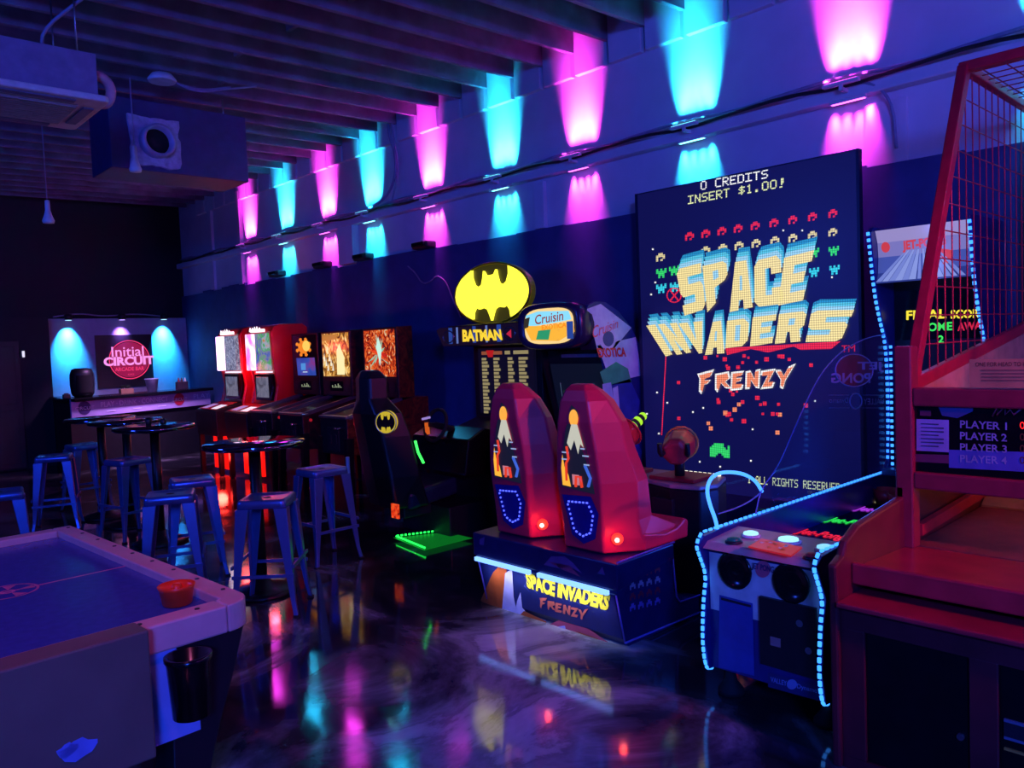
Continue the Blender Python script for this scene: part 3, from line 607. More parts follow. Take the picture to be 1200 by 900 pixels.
def marqB(o, yc, x, W2):
    o.poly([(x,yc-.2,1.4),(x,yc-.02,1.4),(x,yc-.03,1.7),(x,yc-.1,1.78),(x,yc-.2,1.62)], 1)
    for k in range(6): o.poly([(x-.001,yc+.05+.04*k,1.45+.06*(k % 3)),(x-.001,yc+.09+.04*k,1.45+.06*(k % 3)),(x-.001,yc+.07+.04*k,1.56+.06*(k % 3))], 2)
    o.poly([(x-.001,yc+.3,1.82),(x-.001,yc-.05,1.84),(x-.001,yc-.05,1.9),(x-.001,yc+.3,1.9)], 3)
def marqC(o, yc, x, W2):
    rr = random.Random(4)
    for k in range(26):
        a = rr.uniform(0, 2*PI); r = rr.uniform(.12, .3); w2 = .15; c = (yc, 1.64)
        o.poly([(x-.0002*k,c[0]+.03*math.cos(a-w2*6),c[1]+.03*math.sin(a-w2*6)),(x-.0002*k,c[0]+r*math.cos(a),c[1]+r*.85*math.sin(a)),(x-.0002*k,c[0]+.03*math.cos(a+w2*6),c[1]+.03*math.sin(a+w2*6))], 1+k % 3)
    o.poly([(x-.008,yc-.02,1.5),(x-.008,yc+.05,1.72),(x-.008,yc+.0,1.84),(x-.008,yc-.06,1.7)], 4)
pinball(9.50, 'pinball machine with orange burst logo over a blue screen', [BLACKG, glow('#ff8a20', .9), glow('#ffd060', 1.), art('pinscreen', ['#1838a0', '#3858c8', '#a03890'], 3, .7, .5), glow('#58a8ff', .7), glow('#d0e8ff', .9)], BLACK, 0, marqA)
pinball(8.72, 'pinball machine with golden yellow lit backglass', [art('backglassB', ['#201008', '#704818', '#c88030', '#ffd070', '#fff0c0'], 7, .9, 2.5), glow('#fff0b0', 1.), glow('#fff8e0', .9), glow('#c8883a', .8)], art('sideB', ['#14060c', '#3a0c14', '#702020'], 5, 1, 2, .4, False), 1, marqB)
pinball(7.75, 'pinball machine with fiery red and green lit backglass', [art('backglassC', ['#300810', '#801810', '#e04818', '#ff8030', '#d8e8c0'], 8, .8, 3.5), glow('#ff5018', .8), glow('#a8e0c0', .7), glow('#e02818', .8), glow('#d0fff0', .9)], art('sideC', ['#16070b', '#58170f', '#7c3818'], 7, 1, 3, .4, False), 2, marqC)

# ------------------------------------------------------------------ tall red cabinets
def red_cab(y0, y1, label, scr, bar, side_m):
    t = thing('arcade_cabinet', label, 'arcade cabinet', (5.1, (y0+y1)/2, 0), 'tall red cabinets by the bar')
    xf = 4.95
    prof = [(xf-.35,.0),(xf-.38,.85),(xf-.42,.93),(xf-.02,1.02),(xf+.04,1.25),(xf,1.5),(xf-.02,1.98),(xf+.03,2.06),(xf+.12,2.09),(xf+.45,2.09),(xf+.52,2.04),(xf+.5,1.7),(xf+.42,1.3),(xf+.55,.9),(xf+.55,0)]
    hp_ = [p for p in prof if p[1] > 1.0]
    for a, b in ((y0, y0+.05), (y1-.05, y1)): MB().prism([(xf-.02,.93)]+hp_+[(xf+.46,.93)], 'y', a, b).build('side_panel', REDP, t, .012)
    MB().prism([(x+.02, z) for x, z in prof[3:10]] + [(xf+.3,1.95),(xf+.3,1.05)], 'y', y0+.05, y1-.05).build('head', REDP, t)
    MB().prism([(xf-.40,.56),(xf-.42,.92),(xf-.05,1.0),(xf+.46,1.0),(xf+.46,.52)], 'y', y0+.03, y1-.03).build('body', BLACK, t, .006)
    for lx in (xf-.36, xf+.40):
        for ly in (y0+.06, y1-.06): MB().bar((lx,ly,.015), (lx,ly,.62), .06, .06).build('leg', POLE, t); MB().cyl((lx,ly,0), (lx,ly,.015), .03, n=10).build('foot', RUBBER, t)
    MB().poly([(xf-.40,y0+.06,.935),(xf-.40,y1-.06,.935),(xf-.06,y1-.06,1.018),(xf-.06,y0+.06,1.018)]).poly([(xf-.37,y0+.1,.945),(xf-.37,y0+.3,.945),(xf-.2,y0+.34,.987),(xf-.2,y0+.12,.987)], 1).poly([(xf-.36,y1-.3,.948),(xf-.36,y1-.12,.948),(xf-.18,y1-.12,.992),(xf-.18,y1-.3,.992)], 2).build('control_deck', [mat('red_deck', '#c02030', .25), glow('#f8e8ff', .9), glow('#c890e8', .6)], t)
    X = xf-.035
    MB().box(X-.01, X+.05, y0+.10, y1-.30, 1.47, 1.97).build('upper_screen', scr, t)
    MB().box(X-.04, X+.03, y1-.24, y1-.06, 1.47, 1.97).build('light_bar', bar, t, .01)
    MB().box(X-.012, X+.06, y0+.10, y1-.28, 1.435, 1.455).build('light_strip', glow('#f0e8ff', 1.2), t)
    MB().box(X+.0, X+.08, y0+.08, y1-.22, 1.06, 1.42).box(X-.004, X, y0+.12, y1-.26, 1.1, 1.38, 1).build('lower_screen', [BLACKG, art('dim_screen', ['#484858', '#707088', '#8888a0'], 8, .7, 1)], t, .004)
    lg = MB()
    rr = random.Random(1)
    for k in range(5): lg.poly([(X-.02,y0+.22+.07*k,2.0),(X-.02,y0+.30+.07*k,2.0),(X-.02,y0+.27+.07*k,2.05+.03*rr.random()),(X-.02,y0+.24+.07*k,2.05)])
    lg.box(X-.018, X+.02, y0+.18, y1-.2, 1.99, 2.03); lg.build('marquee', glow('#fff0ff', 1.6), t)
    MB().box(xf-.20, xf-.16, y0+.08, y1-.08, .05, .54).build('red_spill_panel', glow('#ff1408', 1.1), t, .004)  # added glowing panel, stands in for the red light spilling under the cabinet
    return t
red_cab(10.95, 11.72, 'tall red cabinet with white light bar, nearest the bar', art('silver_screen', ['#484868', '#8888a8', '#c8c8e0'], 14, .7, 2), glow('#ffd8ff', 2.2), 0)
red_cab(9.98, 10.72, 'tall red cabinet with rainbow screen, next to the orange pinball', art('rainbow_screen', ['#505078', '#3060d0', '#8888a8', '#40b060', '#b0b0d0', '#d09040'], 5, .8, 1), art('bar_lights', ['#ffb040', '#ff60d0', '#ffe0ff', '#fff8c0'], 3, 1.8, .5), 0)
light('POINT', 'red_cabinet_lamp', (4.5, 10.85, .3), (1., .03, .02), 16, .08)
light('POINT', 'red_cabinet_side_fill', (4.8, 10.84, 1.5), (1., .04, .04), 9, .06); light('POINT', 'red_cabinet_side_fill', (4.6, 9.62, 1.75), (1., .04, .08), 7, .05)  # unseen fills, added to brighten the red cabinet sides

# ================================================================== RACING CABINET WITH YELLOW OVAL SIGN
yc = 5.86
t = thing('racing_cabinet', 'black sit-down racing cabinet under the glowing yellow oval sign', 'arcade cabinet', (4.8, yc, 0))
MB().prism([(4.75,0),(4.75,.75),(5.0,.85),(5.38,.95),(5.38,1.68),(5.05,1.7),(5.05,1.9),(5.75,1.9),(5.75,0)], 'y', yc-.5, yc+.5).build('cabinet', BLACK, t, .01)
sc_ = MB().box(5.34, 5.376, yc-.43, yc+.38, 1.0, 1.66)
X = 5.335
def yz(px, py, X): p = onx(px, py, X); return p
for k, (u0, u1) in enumerate(((.05,.2),(.28,.42),(.55,.68),(.75,.93))):
    for r in range(16):
        z1 = 1.565-.036*r; L = u1-u0; e_ = .6+.4*((r*7+k*3) % 5)/5
        sc_.poly([(X,yc+.36-.78*u0,z1),(X,yc+.36-.78*(u0+L*e_),z1),(X,yc+.36-.78*(u0+L*e_),z1-.026),(X,yc+.36-.78*u0,z1-.026)], 1)
for u0, u1, m in ((.05,.45,2),(.5,.6,1),(.66,.93,1)): sc_.poly([(X,yc+.36-.78*u0,1.63),(X,yc+.36-.78*u1,1.63),(X,yc+.36-.78*u1,1.595),(X,yc+.36-.78*u0,1.595)], m)
sc_.poly([(X-.001,yc+.25,1.64),(X-.001,yc+.13,1.64),(X-.001,yc+.15,1.57),(X-.001,yc+.22,1.57)], 3)
sc_.build('screen', [glow('#0c0a20', .8), glow('#b8a878', .6), glow('#b06040', .6), glow('#d02020', .7)], t)
# marquee with rounded ends
X = 5.0
mq = MB().prism([(yc-.56,1.70),(yc-.60,1.78),(yc-.56,1.885),(yc+.56,1.885),(yc+.62,1.86),(yc+.52,1.70)], 'x', X, 5.05)
for k, (a, b, c) in enumerate(((.42,.36,4),(.30,.27,5),(.05,-.0,4),(-.14,-.17,5),(-.3,-.36,4))): mq.poly([(X-.002,yc+a,1.72),(X-.002,yc+b,1.72),(X-.002,yc+b,1.88),(X-.002,yc+a,1.88)], c)
mq.text('BATMAN', [V(X-.006,yc+.2,1.855), V(X-.006,yc-.36,1.835), V(X-.006,yc-.38,1.735), V(X-.006,yc+.2,1.735)], 1, .05, .0)
for s_ in (.42, -.47): mq.tube([(X-.006, yc+s_+.085*math.cos(i/18*2*PI), 1.79+.06*math.sin(i/18*2*PI)) for i in range(18)], .007, 6, 2, True)
mq.poly([(X-.004,yc-.43,1.79),(X-.004,yc-.50,1.75),(X-.004,yc-.50,1.83)], 3)
mq.build('marquee', [glow('#140a20', .8), glow('#ffd838', 1.), STEEL, glow('#d02848', .8), glow('#3050b0', .7), glow('#7088d8', .7)], t)
# glowing oval sign, a plate cut to the emblem
X = 5.16; S0 = onx(575, 344, X); ea, eb = .53, .275
MB().prism([(S0.y+ea*1.03*math.cos(i/48*2*PI), S0.z+eb*1.06*math.sin(i/48*2*PI)) for i in range(48)], 'x', X+.02, X+.075).build('sign_back', glow('#4a4406', .5), t)
def emblem(cy, cz, a, b, X0, X1):
    # wing outline follows the oval; scooped top on both sides of the eared head, five points below
    up = [(-1,.0),(-.95,.33),(-.80,.62),(-.60,.82),(-.50,.90),(-.50,.62),(-.44,.36),(-.34,.25),(-.24,.34),(-.20,.55),(-.17,.82),(-.11,.66),(.0,.64)]
    up = up + [(-x, z) for x, z in up[-2::-1]]
    lo = [(.97,-.25),(.86,-.52),(.68,-.74),(.52,-.86),(.50,-.62),(.42,-.42),(.33,-.52),(.24,-.48),(.16,-.50),(.1,-.55),(.05,-.72),(0,-.95)]
    lo = lo + [(-x, z) for x, z in lo[-2::-1]]
    pts = [(cy - x*a, cz + z*b) for x, z in up + lo]
    return pts
MB().prism(emblem(S0.y, S0.z, ea, eb, 0, 0), 'x', X-.01, X+.02).build('sign_emblem', glow('#fff23c', 1.8), t)
MB().tube([(X+.0, S0.y+ea*1.03*math.cos(i/48*2*PI), S0.z+eb*1.06*math.sin(i/48*2*PI)) for i in range(48)], .012, 6, closed=True).build('sign_rim', mat('yellow_rim', '#8a7c10', .4), t)
MB().cyl((5.3, yc, 1.88), (5.22, S0.y, S0.z-.05), .03, n=10).build('sign_post', BLACK, t)
# dashboard, wheel, seat
MB().prism([(4.45,.55),(4.5,.86),(4.7,.95),(5.0,.85),(5.0,.5)], 'y', yc-.42, yc+.42).build('dashboard', BLACKG, t, .01)
wc = V(4.45, yc-.02, .98); mb = MB()
mb.tube([wc+V(.05*math.sin(i/22*2*PI), .15*math.cos(i/22*2*PI), .14*math.sin(i/22*2*PI)) for i in range(22)], .017, 8, 0, True)
mb.bar(wc+V(0,-.15,0), wc+V(0,.15,0), .03, .04).cyl(wc, wc+V(.2,0,-.06), .03, n=10); mb.build('steering_wheel', RUBBER, t)
MB().bar(wc+V(-.02,.11,.02), wc+V(-.02,.10,-.09), .03, .03).build('wheel_grip', glow('#ff7020', .6), t); MB().bar(wc+V(-.02,.17,.05), wc+V(-.02,.06,.07), .02, .02).build('wheel_button_strip', glow('#c0a0ff', .6), t)
def sring(x0, x1, hw_, z, tilt=0): return [(x0,yc-hw_*.7,z),(x1,yc-hw_,z+tilt),(x1+.01,yc-hw_*.5,z+tilt),(x1-.06,yc,z+tilt),(x1+.01,yc+hw_*.5,z+tilt),(x1,yc+hw_,z+tilt),(x0,yc+hw_*.7,z),(x0-.03,yc,z)]
bs = mat('black_vinyl', '#0d0e13', .38)
MB().loft([sring(3.85,4.15,.29,.32), sring(3.80,4.05,.31,.6), sring(3.74,3.98,.30,.95), sring(3.70,3.92,.27,1.15), sring(3.70,3.86,.16,1.28), sring(3.70,3.86,.16,1.45), sring(3.73,3.82,.1,1.52)], sm=False).build('seat_back', bs, t, .02)
MB().hexa([(3.95,yc-.27,.3),(4.5,yc-.25,.36),(4.5,yc+.25,.36),(3.95,yc+.27,.3)], [(3.95,yc-.27,.45),(4.5,yc-.25,.52),(4.5,yc+.25,.52),(3.95,yc+.27,.45)]).build('seat_cushion', mat('blue_black_vinyl', '#1c2238', .25), t, .03)
MB().box(4.3, 4.9, yc-.36, yc+.36, .0, .28).box(4.0, 4.3, yc-.1, yc+.1, .2, .3).build('base', BLACK, t, .01)
bc = onx(452, 495, 3.70); bn = V(-.76, -.65, 0); bu = V(.65, -.76, 0)
def BD(a, b, k): return bc + bu*a + V(0,0,b) + bn*k
mb = MB().loft([[BD(.088*math.cos(i/28*2*PI), .095*math.sin(i/28*2*PI), k) for i in range(28)] for k in (-.06, .0)], sm=False)
mb.tube([BD(.088*math.cos(i/28*2*PI), .095*math.sin(i/28*2*PI), .001) for i in range(28)], .005, 5, 2, True)
mb.poly([BD(-a, b, .003) for a, b in emblem(0, 0, .078, .078, 0, 0)], 1); mb.build('round_badge', [glow('#e0c428', .75), BLACKG, STEEL], t)
g1, g2 = onx(481, 516, 4.0), onx(497, 545, 4.0)
MB().tube([(4.0, yc-.315, g1.z), (4.02, yc-.32, (g1.z+g2.z)/2), (4.07, yc-.325, g2.z)], .012, 8).build('green_light_tube', glow('#40ff60', 1.6), t)
mb = MB(); q0, q1, q2 = onz(464,628,.04), onz(498,642,.04), onz(537,619,.04)
beads([q0, q1], .035, .009, mb); beads([q0, q2], .035, .009, mb); mb.build('green_underglow', glow('#20ff50', 2.2), t)
MB().poly([q0+V(-.02,.02,-.015), q1+V(-.02,-.02,-.015), V(q2.x-.12, q1.y-.02, .025), V(q2.x-.12, q2.y+.02, .025)]).build('green_spill_plate', glow('#0c8a28', .5), t)  # plate glows in place of the green light the strips cast on the floor
pp = onx(463, 599, 3.74); MB().box(3.735, 3.75, pp.y-.05, pp.y+.05, pp.z-.06, pp.z+.06).build('rear_lamp', art('rear_lamp_lattice', ['#200400', '#ff4010', '#ff7030'], 26, .8, .3), t)
MB().cyl((3.72, yc+.33, .45), (3.72, yc+.33, .75), .018, n=8).build('rear_reflector', mat('pale_reflector', '#9aa8b8', .3), t)

# ================================================================== DRIVING CABINET WITH BLUE SIDE ART
yc = 4.755; ya = 4.385
t = thing('driving_cabinet', 'dark driving cabinet with bright picture marquee and blue side art', 'arcade cabinet', (5.1, yc, 0))
side = [(4.93,1.93),(4.97,1.99),(5.06,2.02),(5.18,2.015),(5.35,1.94),(5.52,1.795),(5.63,1.64),(5.71,1.44),(5.72,1.2),(5.72,0),(4.78,0),(4.78,.7),(5.0,.82),(5.32,.88),(5.11,1.62)]
NAVY = mat('navy_side_art', '#1b2a78', .35, 0, .25, 5)
sa = MB().prism(side, 'y', ya, ya+.03)
Yp = ya-.002
def P(px, py, k=0): return ony(px, py, Yp-.001*k)
def patch(mb, pts, m, k=0): mb.poly([P(x, y, k) for x, y in pts], m)
patch(sa, [(688,362),(704,356),(740,384),(720,408),(700,410)], 1); patch(sa, [(700,405),(745,395),(752,440),(716,448)], 1)
patch(sa, [(703,436),(722,424),(736,432),(740,448),(722,450),(709,455)], 2, 1); patch(sa, [(712,452),(738,444),(750,470),(745,500),(722,505)], 3, 1)
patch(sa, [(706,450),(716,448),(725,505),(714,500),(707,470)], 4, 2); patch(sa, [(718,455),(724,452),(728,500),(722,502)], 4, 2)
patch(sa, [(722,540),(745,510),(752,530),(748,548),(726,556)], 3, 1)
sa.poly([P(712+10*math.cos(i/24*2*PI), 397+13*math.sin(i/24*2*PI), 3) for i in range(24)], 4)
sa.poly([P(713+6.5*math.cos(i/24*2*PI), 397+9*math.sin(i/24*2*PI), 4) for i in range(24)], 5)
sa.text('Cruisin', [P(692,383,4), P(722,374,4), P(724,384,4), P(694,397,4)], 6, .0, .1)
sa.text('EXOTICA', [P(699,408,5), P(733,407,5), P(734,418,5), P(702,419,5)], 7, .04)
sa.build('side_panel', [NAVY, mat('sky_print', '#c4d8ff', .4), mat('green_print', '#48c088', .4), mat('blue_print', '#2c48a8', .4), mat('pale_figure_print', '#c8d0ff', .4), mat('deep_print', '#24348c', .4), mat('rose_print', '#e86a78', .4), mat('red_print', '#e03848', .4)], t)
MB().prism(side, 'y', 5.095, 5.125).build('side_panel', BLACK, t)
MB().prism([(5.30,.95),(5.24,1.3),(5.18,1.62),(5.6,1.6),(5.68,.0),(4.8,.0),(4.8,.68),(5.0,.8)], 'y', ya+.03, 5.095).build('cabinet', BLACK, t)
# hood and marquee
def hood(x, s_, zc=1.835):
    out = []
    for i in range(28):
        a = i/28*2*PI; c, d = math.cos(a), math.sin(a); e_ = 2/3.4
        out.append(V(x, yc+.385*s_*math.copysign(abs(c)**e_, c), zc+.20*s_*math.copysign(abs(d)**e_, d)))
    return out
MB().loft([hood(4.875,.80), hood(4.84,.9), hood(4.88,1.), hood(4.96,1.0,1.837), hood(5.03,.97,1.83)]).build('hood', mat('violet_black_hood', '#2a2248', .25, 0, .1), t)
X = 4.868
mk = MB().poly([V(X, p.y, p.z) for p in hood(X, .76)])
def M(u, v, k=1): return V(X-.002*k, yc+.30-.60*u, 1.835+.145-.29*v)
def mp(pts, m, k=1): mk.poly([M(u, v, k) for u, v in pts], m)
mp([(.05,.15),(.3,.05),(.9,.1),(.95,.35),(.6,.42),(.05,.5)], 1); mp([(.0,.45),(.5,.5),(.98,.4),(1,.7),(.7,.95),(.15,.9)], 2, 2); mp([(.3,.62),(.55,.6),(.5,.9),(.25,.88)], 3, 3); mp([(.86,.4),(.98,.4),(.98,.9),(.86,.9)], 4, 3); mp([(.02,.25),(.14,.2),(.1,.5),(.0,.55)], 5, 3)
mk.text('Cruisin', [M(.22,.16,4), M(.78,.08,4), M(.80,.36,4), M(.24,.44,4)], 6, .01, .06); mk.text('EXOTICA', [M(.38,.46,5), M(.86,.42,5), M(.86,.56,5), M(.38,.62,5)], 7, .03)
mk.build('marquee', [glow('#ffd890', 1.), glow('#8ce0ff', 1.), glow('#ffb838', 1.), glow('#30a070', .9), glow('#2848a0', .9), glow('#40382a', .7), glow('#a02818', .8), glow('#ff8a10', 1.)], t)
s_ = MB().poly([(5.28,4.44,1.06),(5.28,5.06,1.06),(5.18,5.06,1.5),(5.18,4.44,1.5)]); rr = random.Random(8)
for k in range(9):
    yy, z = 4.50+.05*k, 1.13+rr.uniform(0, .12); s_.poly([(5.245,yy,z),(5.245,yy+.07,z+.01),(5.235,yy+.06,z+.05),(5.235,yy+.01,z+.05)], 1+k % 2)
for k in range(3): s_.poly([(5.225,4.56+.2*k,1.2),(5.225,4.566+.2*k,1.2),(5.205,4.566+.2*k,1.33),(5.205,4.56+.2*k,1.33)], 3)
def Q(px, py, k=0):
    d = ray(px, py); n = V(-1, 0, -.2273).normalized(); p0 = V(5.272-.002*k, 0, 1.06); return EYE + d*((p0-EYE).dot(n)/d.dot(n))
s_.poly([Q(*p, 5) for p in ((672,473),(676,462),(684,456),(693,455),(700,460),(704,470),(700,477),(682,477))], 4); s_.poly([Q(*p, 6) for p in ((680,461),(685,457),(693,457),(697,461))], 5)
s_.build('screen', [glow('#0a1024', .8), glow('#204838', .6), glow('#403048', .6), glow('#6078a0', .6), glow('#ff3024', .85), glow('#c82018', .8)], t)
MB().box(5.165, 5.185, 4.48, 4.9, 1.555, 1.585).build('caption_strip', mat('grey_caption', '#606478', .5), t)
MB().prism([(4.55,.55),(4.6,.88),(4.9,.98),(5.15,.9),(5.15,.5)], 'y', yc-.32, yc+.32).build('dashboard', BLACKG, t, .01)
wc = V(4.62, yc, 1.02); mb = MB().tube([wc+V(.05*math.sin(i/22*2*PI), .15*math.cos(i/22*2*PI), .14*math.sin(i/22*2*PI)) for i in range(22)], .016, 8, 0, True).bar(wc+V(0,-.15,0), wc+V(0,.15,0), .03, .03).cyl(wc, wc+V(.2,0,-.05), .03, n=10); mb.build('steering_wheel', RUBBER, t)
# ================================================================== SHOOTING GAME WITH TWO SEATS AND TALL SCREEN
t = thing('shooting_game', 'two-seat shooting game with red shell seats and a tall pixel screen', 'arcade game', (4.4, 3.35, 0))
XS = 5.6
def S(px, py, k=0): return onx(px, py, XS-.0015*k)
scr = MB().box(XS, XS+.04, 2.438, 4.336, .42, 2.94)
NAV = glow('#121256', .7)
cols = ['#ffe9a0', '#58c8e8', '#9cd8f8', '#2890c8', '#f02848', '#ffffff', '#e8f0b0', '#38e070', '#e8d8a0', '#ff9068', '#18a0d8', '#b08030', '#3cd8f0']
def led(col, s_):
    m = glow(col, s_).copy(); nt = m.node_tree; b = nt.nodes['Principled BSDF']; tc = nt.nodes.new('ShaderNodeTexCoord'); last = None
    for ax in 'YZ':
        w_ = nt.nodes.new('ShaderNodeTexWave'); w_.bands_direction = ax; w_.inputs['Scale'].default_value = 18; nt.links.new(tc.outputs['Object'], w_.inputs['Vector'])
        mr = nt.nodes.new('ShaderNodeMapRange'); mr.inputs['To Min'].default_value = .62; mr.inputs['To Max'].default_value = 1.06; nt.links.new(w_.outputs['Fac'], mr.inputs['Value'])
        if last is None: last = mr.outputs['Result']
        else:
            mu = nt.nodes.new('ShaderNodeMath'); mu.operation = 'MULTIPLY'; nt.links.new(last, mu.inputs[0]); nt.links.new(mr.outputs['Result'], mu.inputs[1])
            m3 = nt.nodes.new('ShaderNodeMath'); m3.operation = 'MULTIPLY'; m3.inputs[1].default_value = s_*1.25; nt.links.new(mu.outputs[0], m3.inputs[0]); nt.links.new(m3.outputs[0], b.inputs['Emission Strength'])
    return m
mats = [NAV] + [led(c, .95) for c in cols]
ci = {c: i+1 for i, c in enumerate(cols)}
def SQ(pts, k=1): return [S(x, y, k) for x, y in pts]
scr.pix(pixrows('0 CREDITS'), SQ([(821,212.5),(900,198.5),(900,208.5),(821,223)]), ci['#ffffff'])
scr.pix(pixrows('INSERT $1.00!'), SQ([(806,229.5),(920,208),(920,219),(806,239.5)]), ci['#e8f0b0'])
# rows of plain little pixel pips
PIP1 = [' ## ', '####', '#  #', '# # ']; PIP2 = ['# # #', '#####', ' ### ', ' # # ']
def pip(px, py, c, rows, s=5.2):
    scr.pix(rows, SQ([(px-s,py-s*.85+.9),(px+s,py-s*.85-.9),(px+s,py+s*.95-.7),(px-s,py+s*.95+.7)]), ci[c])
for i, x in enumerate((808,827,846,865,885,907,929,952,976)): pip(x, 276.5-.159*(x-808), '#f02848', PIP1)
for i, x in enumerate((774,827,847,866,886,908,929,952,976)): pip(x, 301-.145*(x-774), '#e8d8a0', PIP1)
for x, y in ((775,320),(790,317),(954,296),(977,294)): pip(x, y, '#38e070', PIP2, 6)
for x, y in ((775,338),(791,336),(954,319),(978,316)): pip(x, y, '#3cd8f0', PIP2, 6)
# red ring target
for i in range(20):
    a, b = i/20*2*PI, (i+1)/20*2*PI
    scr.poly(SQ([(790+9*math.cos(a),346+9*math.sin(a)),(790+7.6*math.cos(a),346+7.6*math.sin(a)),(790+7.6*math.cos(b),346+7.6*math.sin(b)),(790+9*math.cos(b),346+9*math.sin(b))], 2), ci['#f02848'])
scr.poly(SQ([(784,340),(785.5,339),(796,352),(794.5,353)], 2), ci['#f02848']); scr.poly(SQ([(795,339),(796.5,340),(786,353),(784.5,352)], 2), ci['#f02848'])
# title: each letter a blocky face with stepped blue edges receding upwards
LET = {  # polygons in a unit cell (u right, v down)
 'S': [[(0,.1),(.15,0),(1,0),(1,.22),(.4,.22),(.4,.38),(.9,.38),(1,.48),(1,.9),(.85,1),(0,1),(0,.78),(.6,.78),(.6,.62),(.1,.62),(0,.52)]],
 'P': [[(0,0),(.85,0),(1,.12),(1,.5),(.85,.62),(.4,.62),(.4,1),(0,1)], ], 'A': [[(.2,0),(.8,0),(1,1),(.62,1),(.60,.8),(.40,.8),(.38,1),(0,1)]],
 'C': [[(.15,0),(.85,0),(1,.12),(1,.36),(.62,.36),(.62,.22),(.4,.22),(.4,.78),(.62,.78),(.62,.64),(1,.64),(1,.88),(.85,1),(.15,1),(0,.88),(0,.12)]],
 'E': [[(0,0),(1,0),(1,.22),(.4,.22),(.4,.39),(.85,.39),(.85,.61),(.4,.61),(.4,.78),(1,.78),(1,1),(0,1)]], 'I': [[(.1,0),(.9,0),(.9,1),(.1,1)]],
 'N': [[(0,0),(.35,0),(.62,.5),(.62,0),(1,0),(1,1),(.65,1),(.38,.5),(.38,1),(0,1)]], 'V': [[(0,0),(.38,0),(.5,.6),(.62,0),(1,0),(.7,1),(.3,1)]],
 'D': [[(0,0),(.75,0),(1,.2),(1,.8),(.75,1),(0,1)]], 'R': [[(0,0),(.85,0),(1,.12),(1,.48),(.85,.6),(1,1),(.62,1),(.5,.64),(.4,.64),(.4,1),(0,1)]]}
HOLE = {'P': (.4,.62,.2,.42), 'A': (.44,.56,.3,.6), 'D': (.4,.62,.22,.78), 'R': (.4,.62,.2,.42)}
def title(word, quads, shade, dx, dy):
    for ch, q in zip(word, quads):
        def m(u, v, k, n): 
            a, b, c, d = q
            x = (a[0]*(1-u)+b[0]*u)*(1-v)+(d[0]*(1-u)+c[0]*u)*v; y = (a[1]*(1-u)+b[1]*u)*(1-v)+(d[1]*(1-u)+c[1]*u)*v
            return S(x+dx*n, y+dy*n, k)
        for n, (c, kk) in enumerate(((shade[2], 8), (shade[1], 6), (shade[0], 4))):
            st_ = (1., .68, .36)[n]
            for pl in LET[ch]: scr.poly([m(u, v, 4+n*2, st_) for u, v in pl], ci[c])
        for pl in LET[ch]: scr.poly([m(u, v, 12, 0) for u, v in pl], ci['#ffe9a0'])
        if ch in HOLE:
            u0, u1, v0, v1 = HOLE[ch]; scr.poly([m(u0, v0, 13, 0), m(u1, v0, 13, 0), m(u1, v1, 13, 0), m(u0, v1, 13, 0)], ci[shade[0]])
        for v in (.3, .55, .8):                         # dark gold scan rows of the lettering
            for pl in LET[ch][:1]:
                pass
title('SPACE', [[(792,316),(821,308),(827,362),(802,370)], [(823,312),(851,305),(854,338),(829,366)], [(857,308),(879,304),(882,360),(855,366)], [(884,306),(914,298),(919,356),(884,360)], [(919,302),(954,293),(941,352),(912,358)]], ['#9cd8f8', '#58c8e8', '#2890c8'], 4, -16)
title('INVADERS', [[(756,382),(769,380),(789,415),(779,418)], [(771,380),(793,378),(810,413),(793,416)], [(795,379),(823,376),(826,413),(816,415)], [(832,378),(848,375),(849,414),(826,416)], [(852,376),(878,372),(876,405),(850,408)], [(882,372),(910,368),(905,402),(879,406)], [(913,368),(946,364),(938,400),(908,403)], [(951,364),(1001,363),(985,400),(944,401)]], ['#9cd8f8', '#58c8e8', '#2890c8'], 3, -13)
scr.poly(SQ([(850,408),(985,400),(974,409),(938,410),(930,406),(900,413),(880,409),(852,416)], 10), ci['#f02848'])
scr.text('TM', SQ([(986,405),(1002,404),(1002,412),(986,413)], 2), ci['#f02848'], .0)
rr = random.Random(12)
for k in range(46):
    x = rr.gauss(870, 30); y = rr.gauss(440, 22); s_ = rr.uniform(1.2, 2.6)
    if 425 < y < 465 and 820 < x < 925: y += rr.choice((-26, 30))
    if y < 414: continue
    scr.poly(SQ([(x-s_,y-s_),(x+s_,y-s_),(x+s_,y+s_),(x-s_,y+s_)], 1+k % 2), ci['#f02848'])
for x, y, s_ in ((850,484,2.6),(914,486,2.4),(911,507,2.4),(830,496,2),(833,502,2.4),(861,480,2.6),(866,474,2.2)): scr.poly(SQ([(x-s_,y-s_),(x+s_,y-s_),(x+s_,y+s_),(x-s_,y+s_)]), ci['#ff9068'])
# jagged FRENZY
FZ = {'F': [(0,.05),(1,-.15),(.8,.2),(.45,.28),(.42,.42),(.8,.4),(.6,.62),(.4,.64),(.25,1.15),(.1,1),(.12,.3)], 'R': [(.05,.1),(.9,.0),(1,.35),(.7,.55),(1.1,.95),(.7,.9),(.42,.62),(.35,.7),(.2,1.1),(.05,.95)],
      'E': [(.05,.05),(.95,.0),(.8,.22),(.4,.25),(.38,.38),(.8,.36),(.7,.55),(.36,.6),(.34,.75),(.9,.75),(.8,1),(0,1.05)], 'N': [(.05,.05),(.35,.0),(.65,.5),(.7,.0),(1,-.05),(.95,1),(.7,.95),(.35,.5),(.3,1),(.0,1)],
      'Z': [(.05,.05),(1,-.02),(.5,.72),(.95,.7),(.8,1),(0,1.05),(.5,.28),(.0,.3)], 'Y': [(-.05,.05),(.3,.05),(.5,.38),(.8,-.1),(1.25,-.25),(.6,.65),(.45,1.1),(.25,1.0),(.3,.6)]}
xs = 817
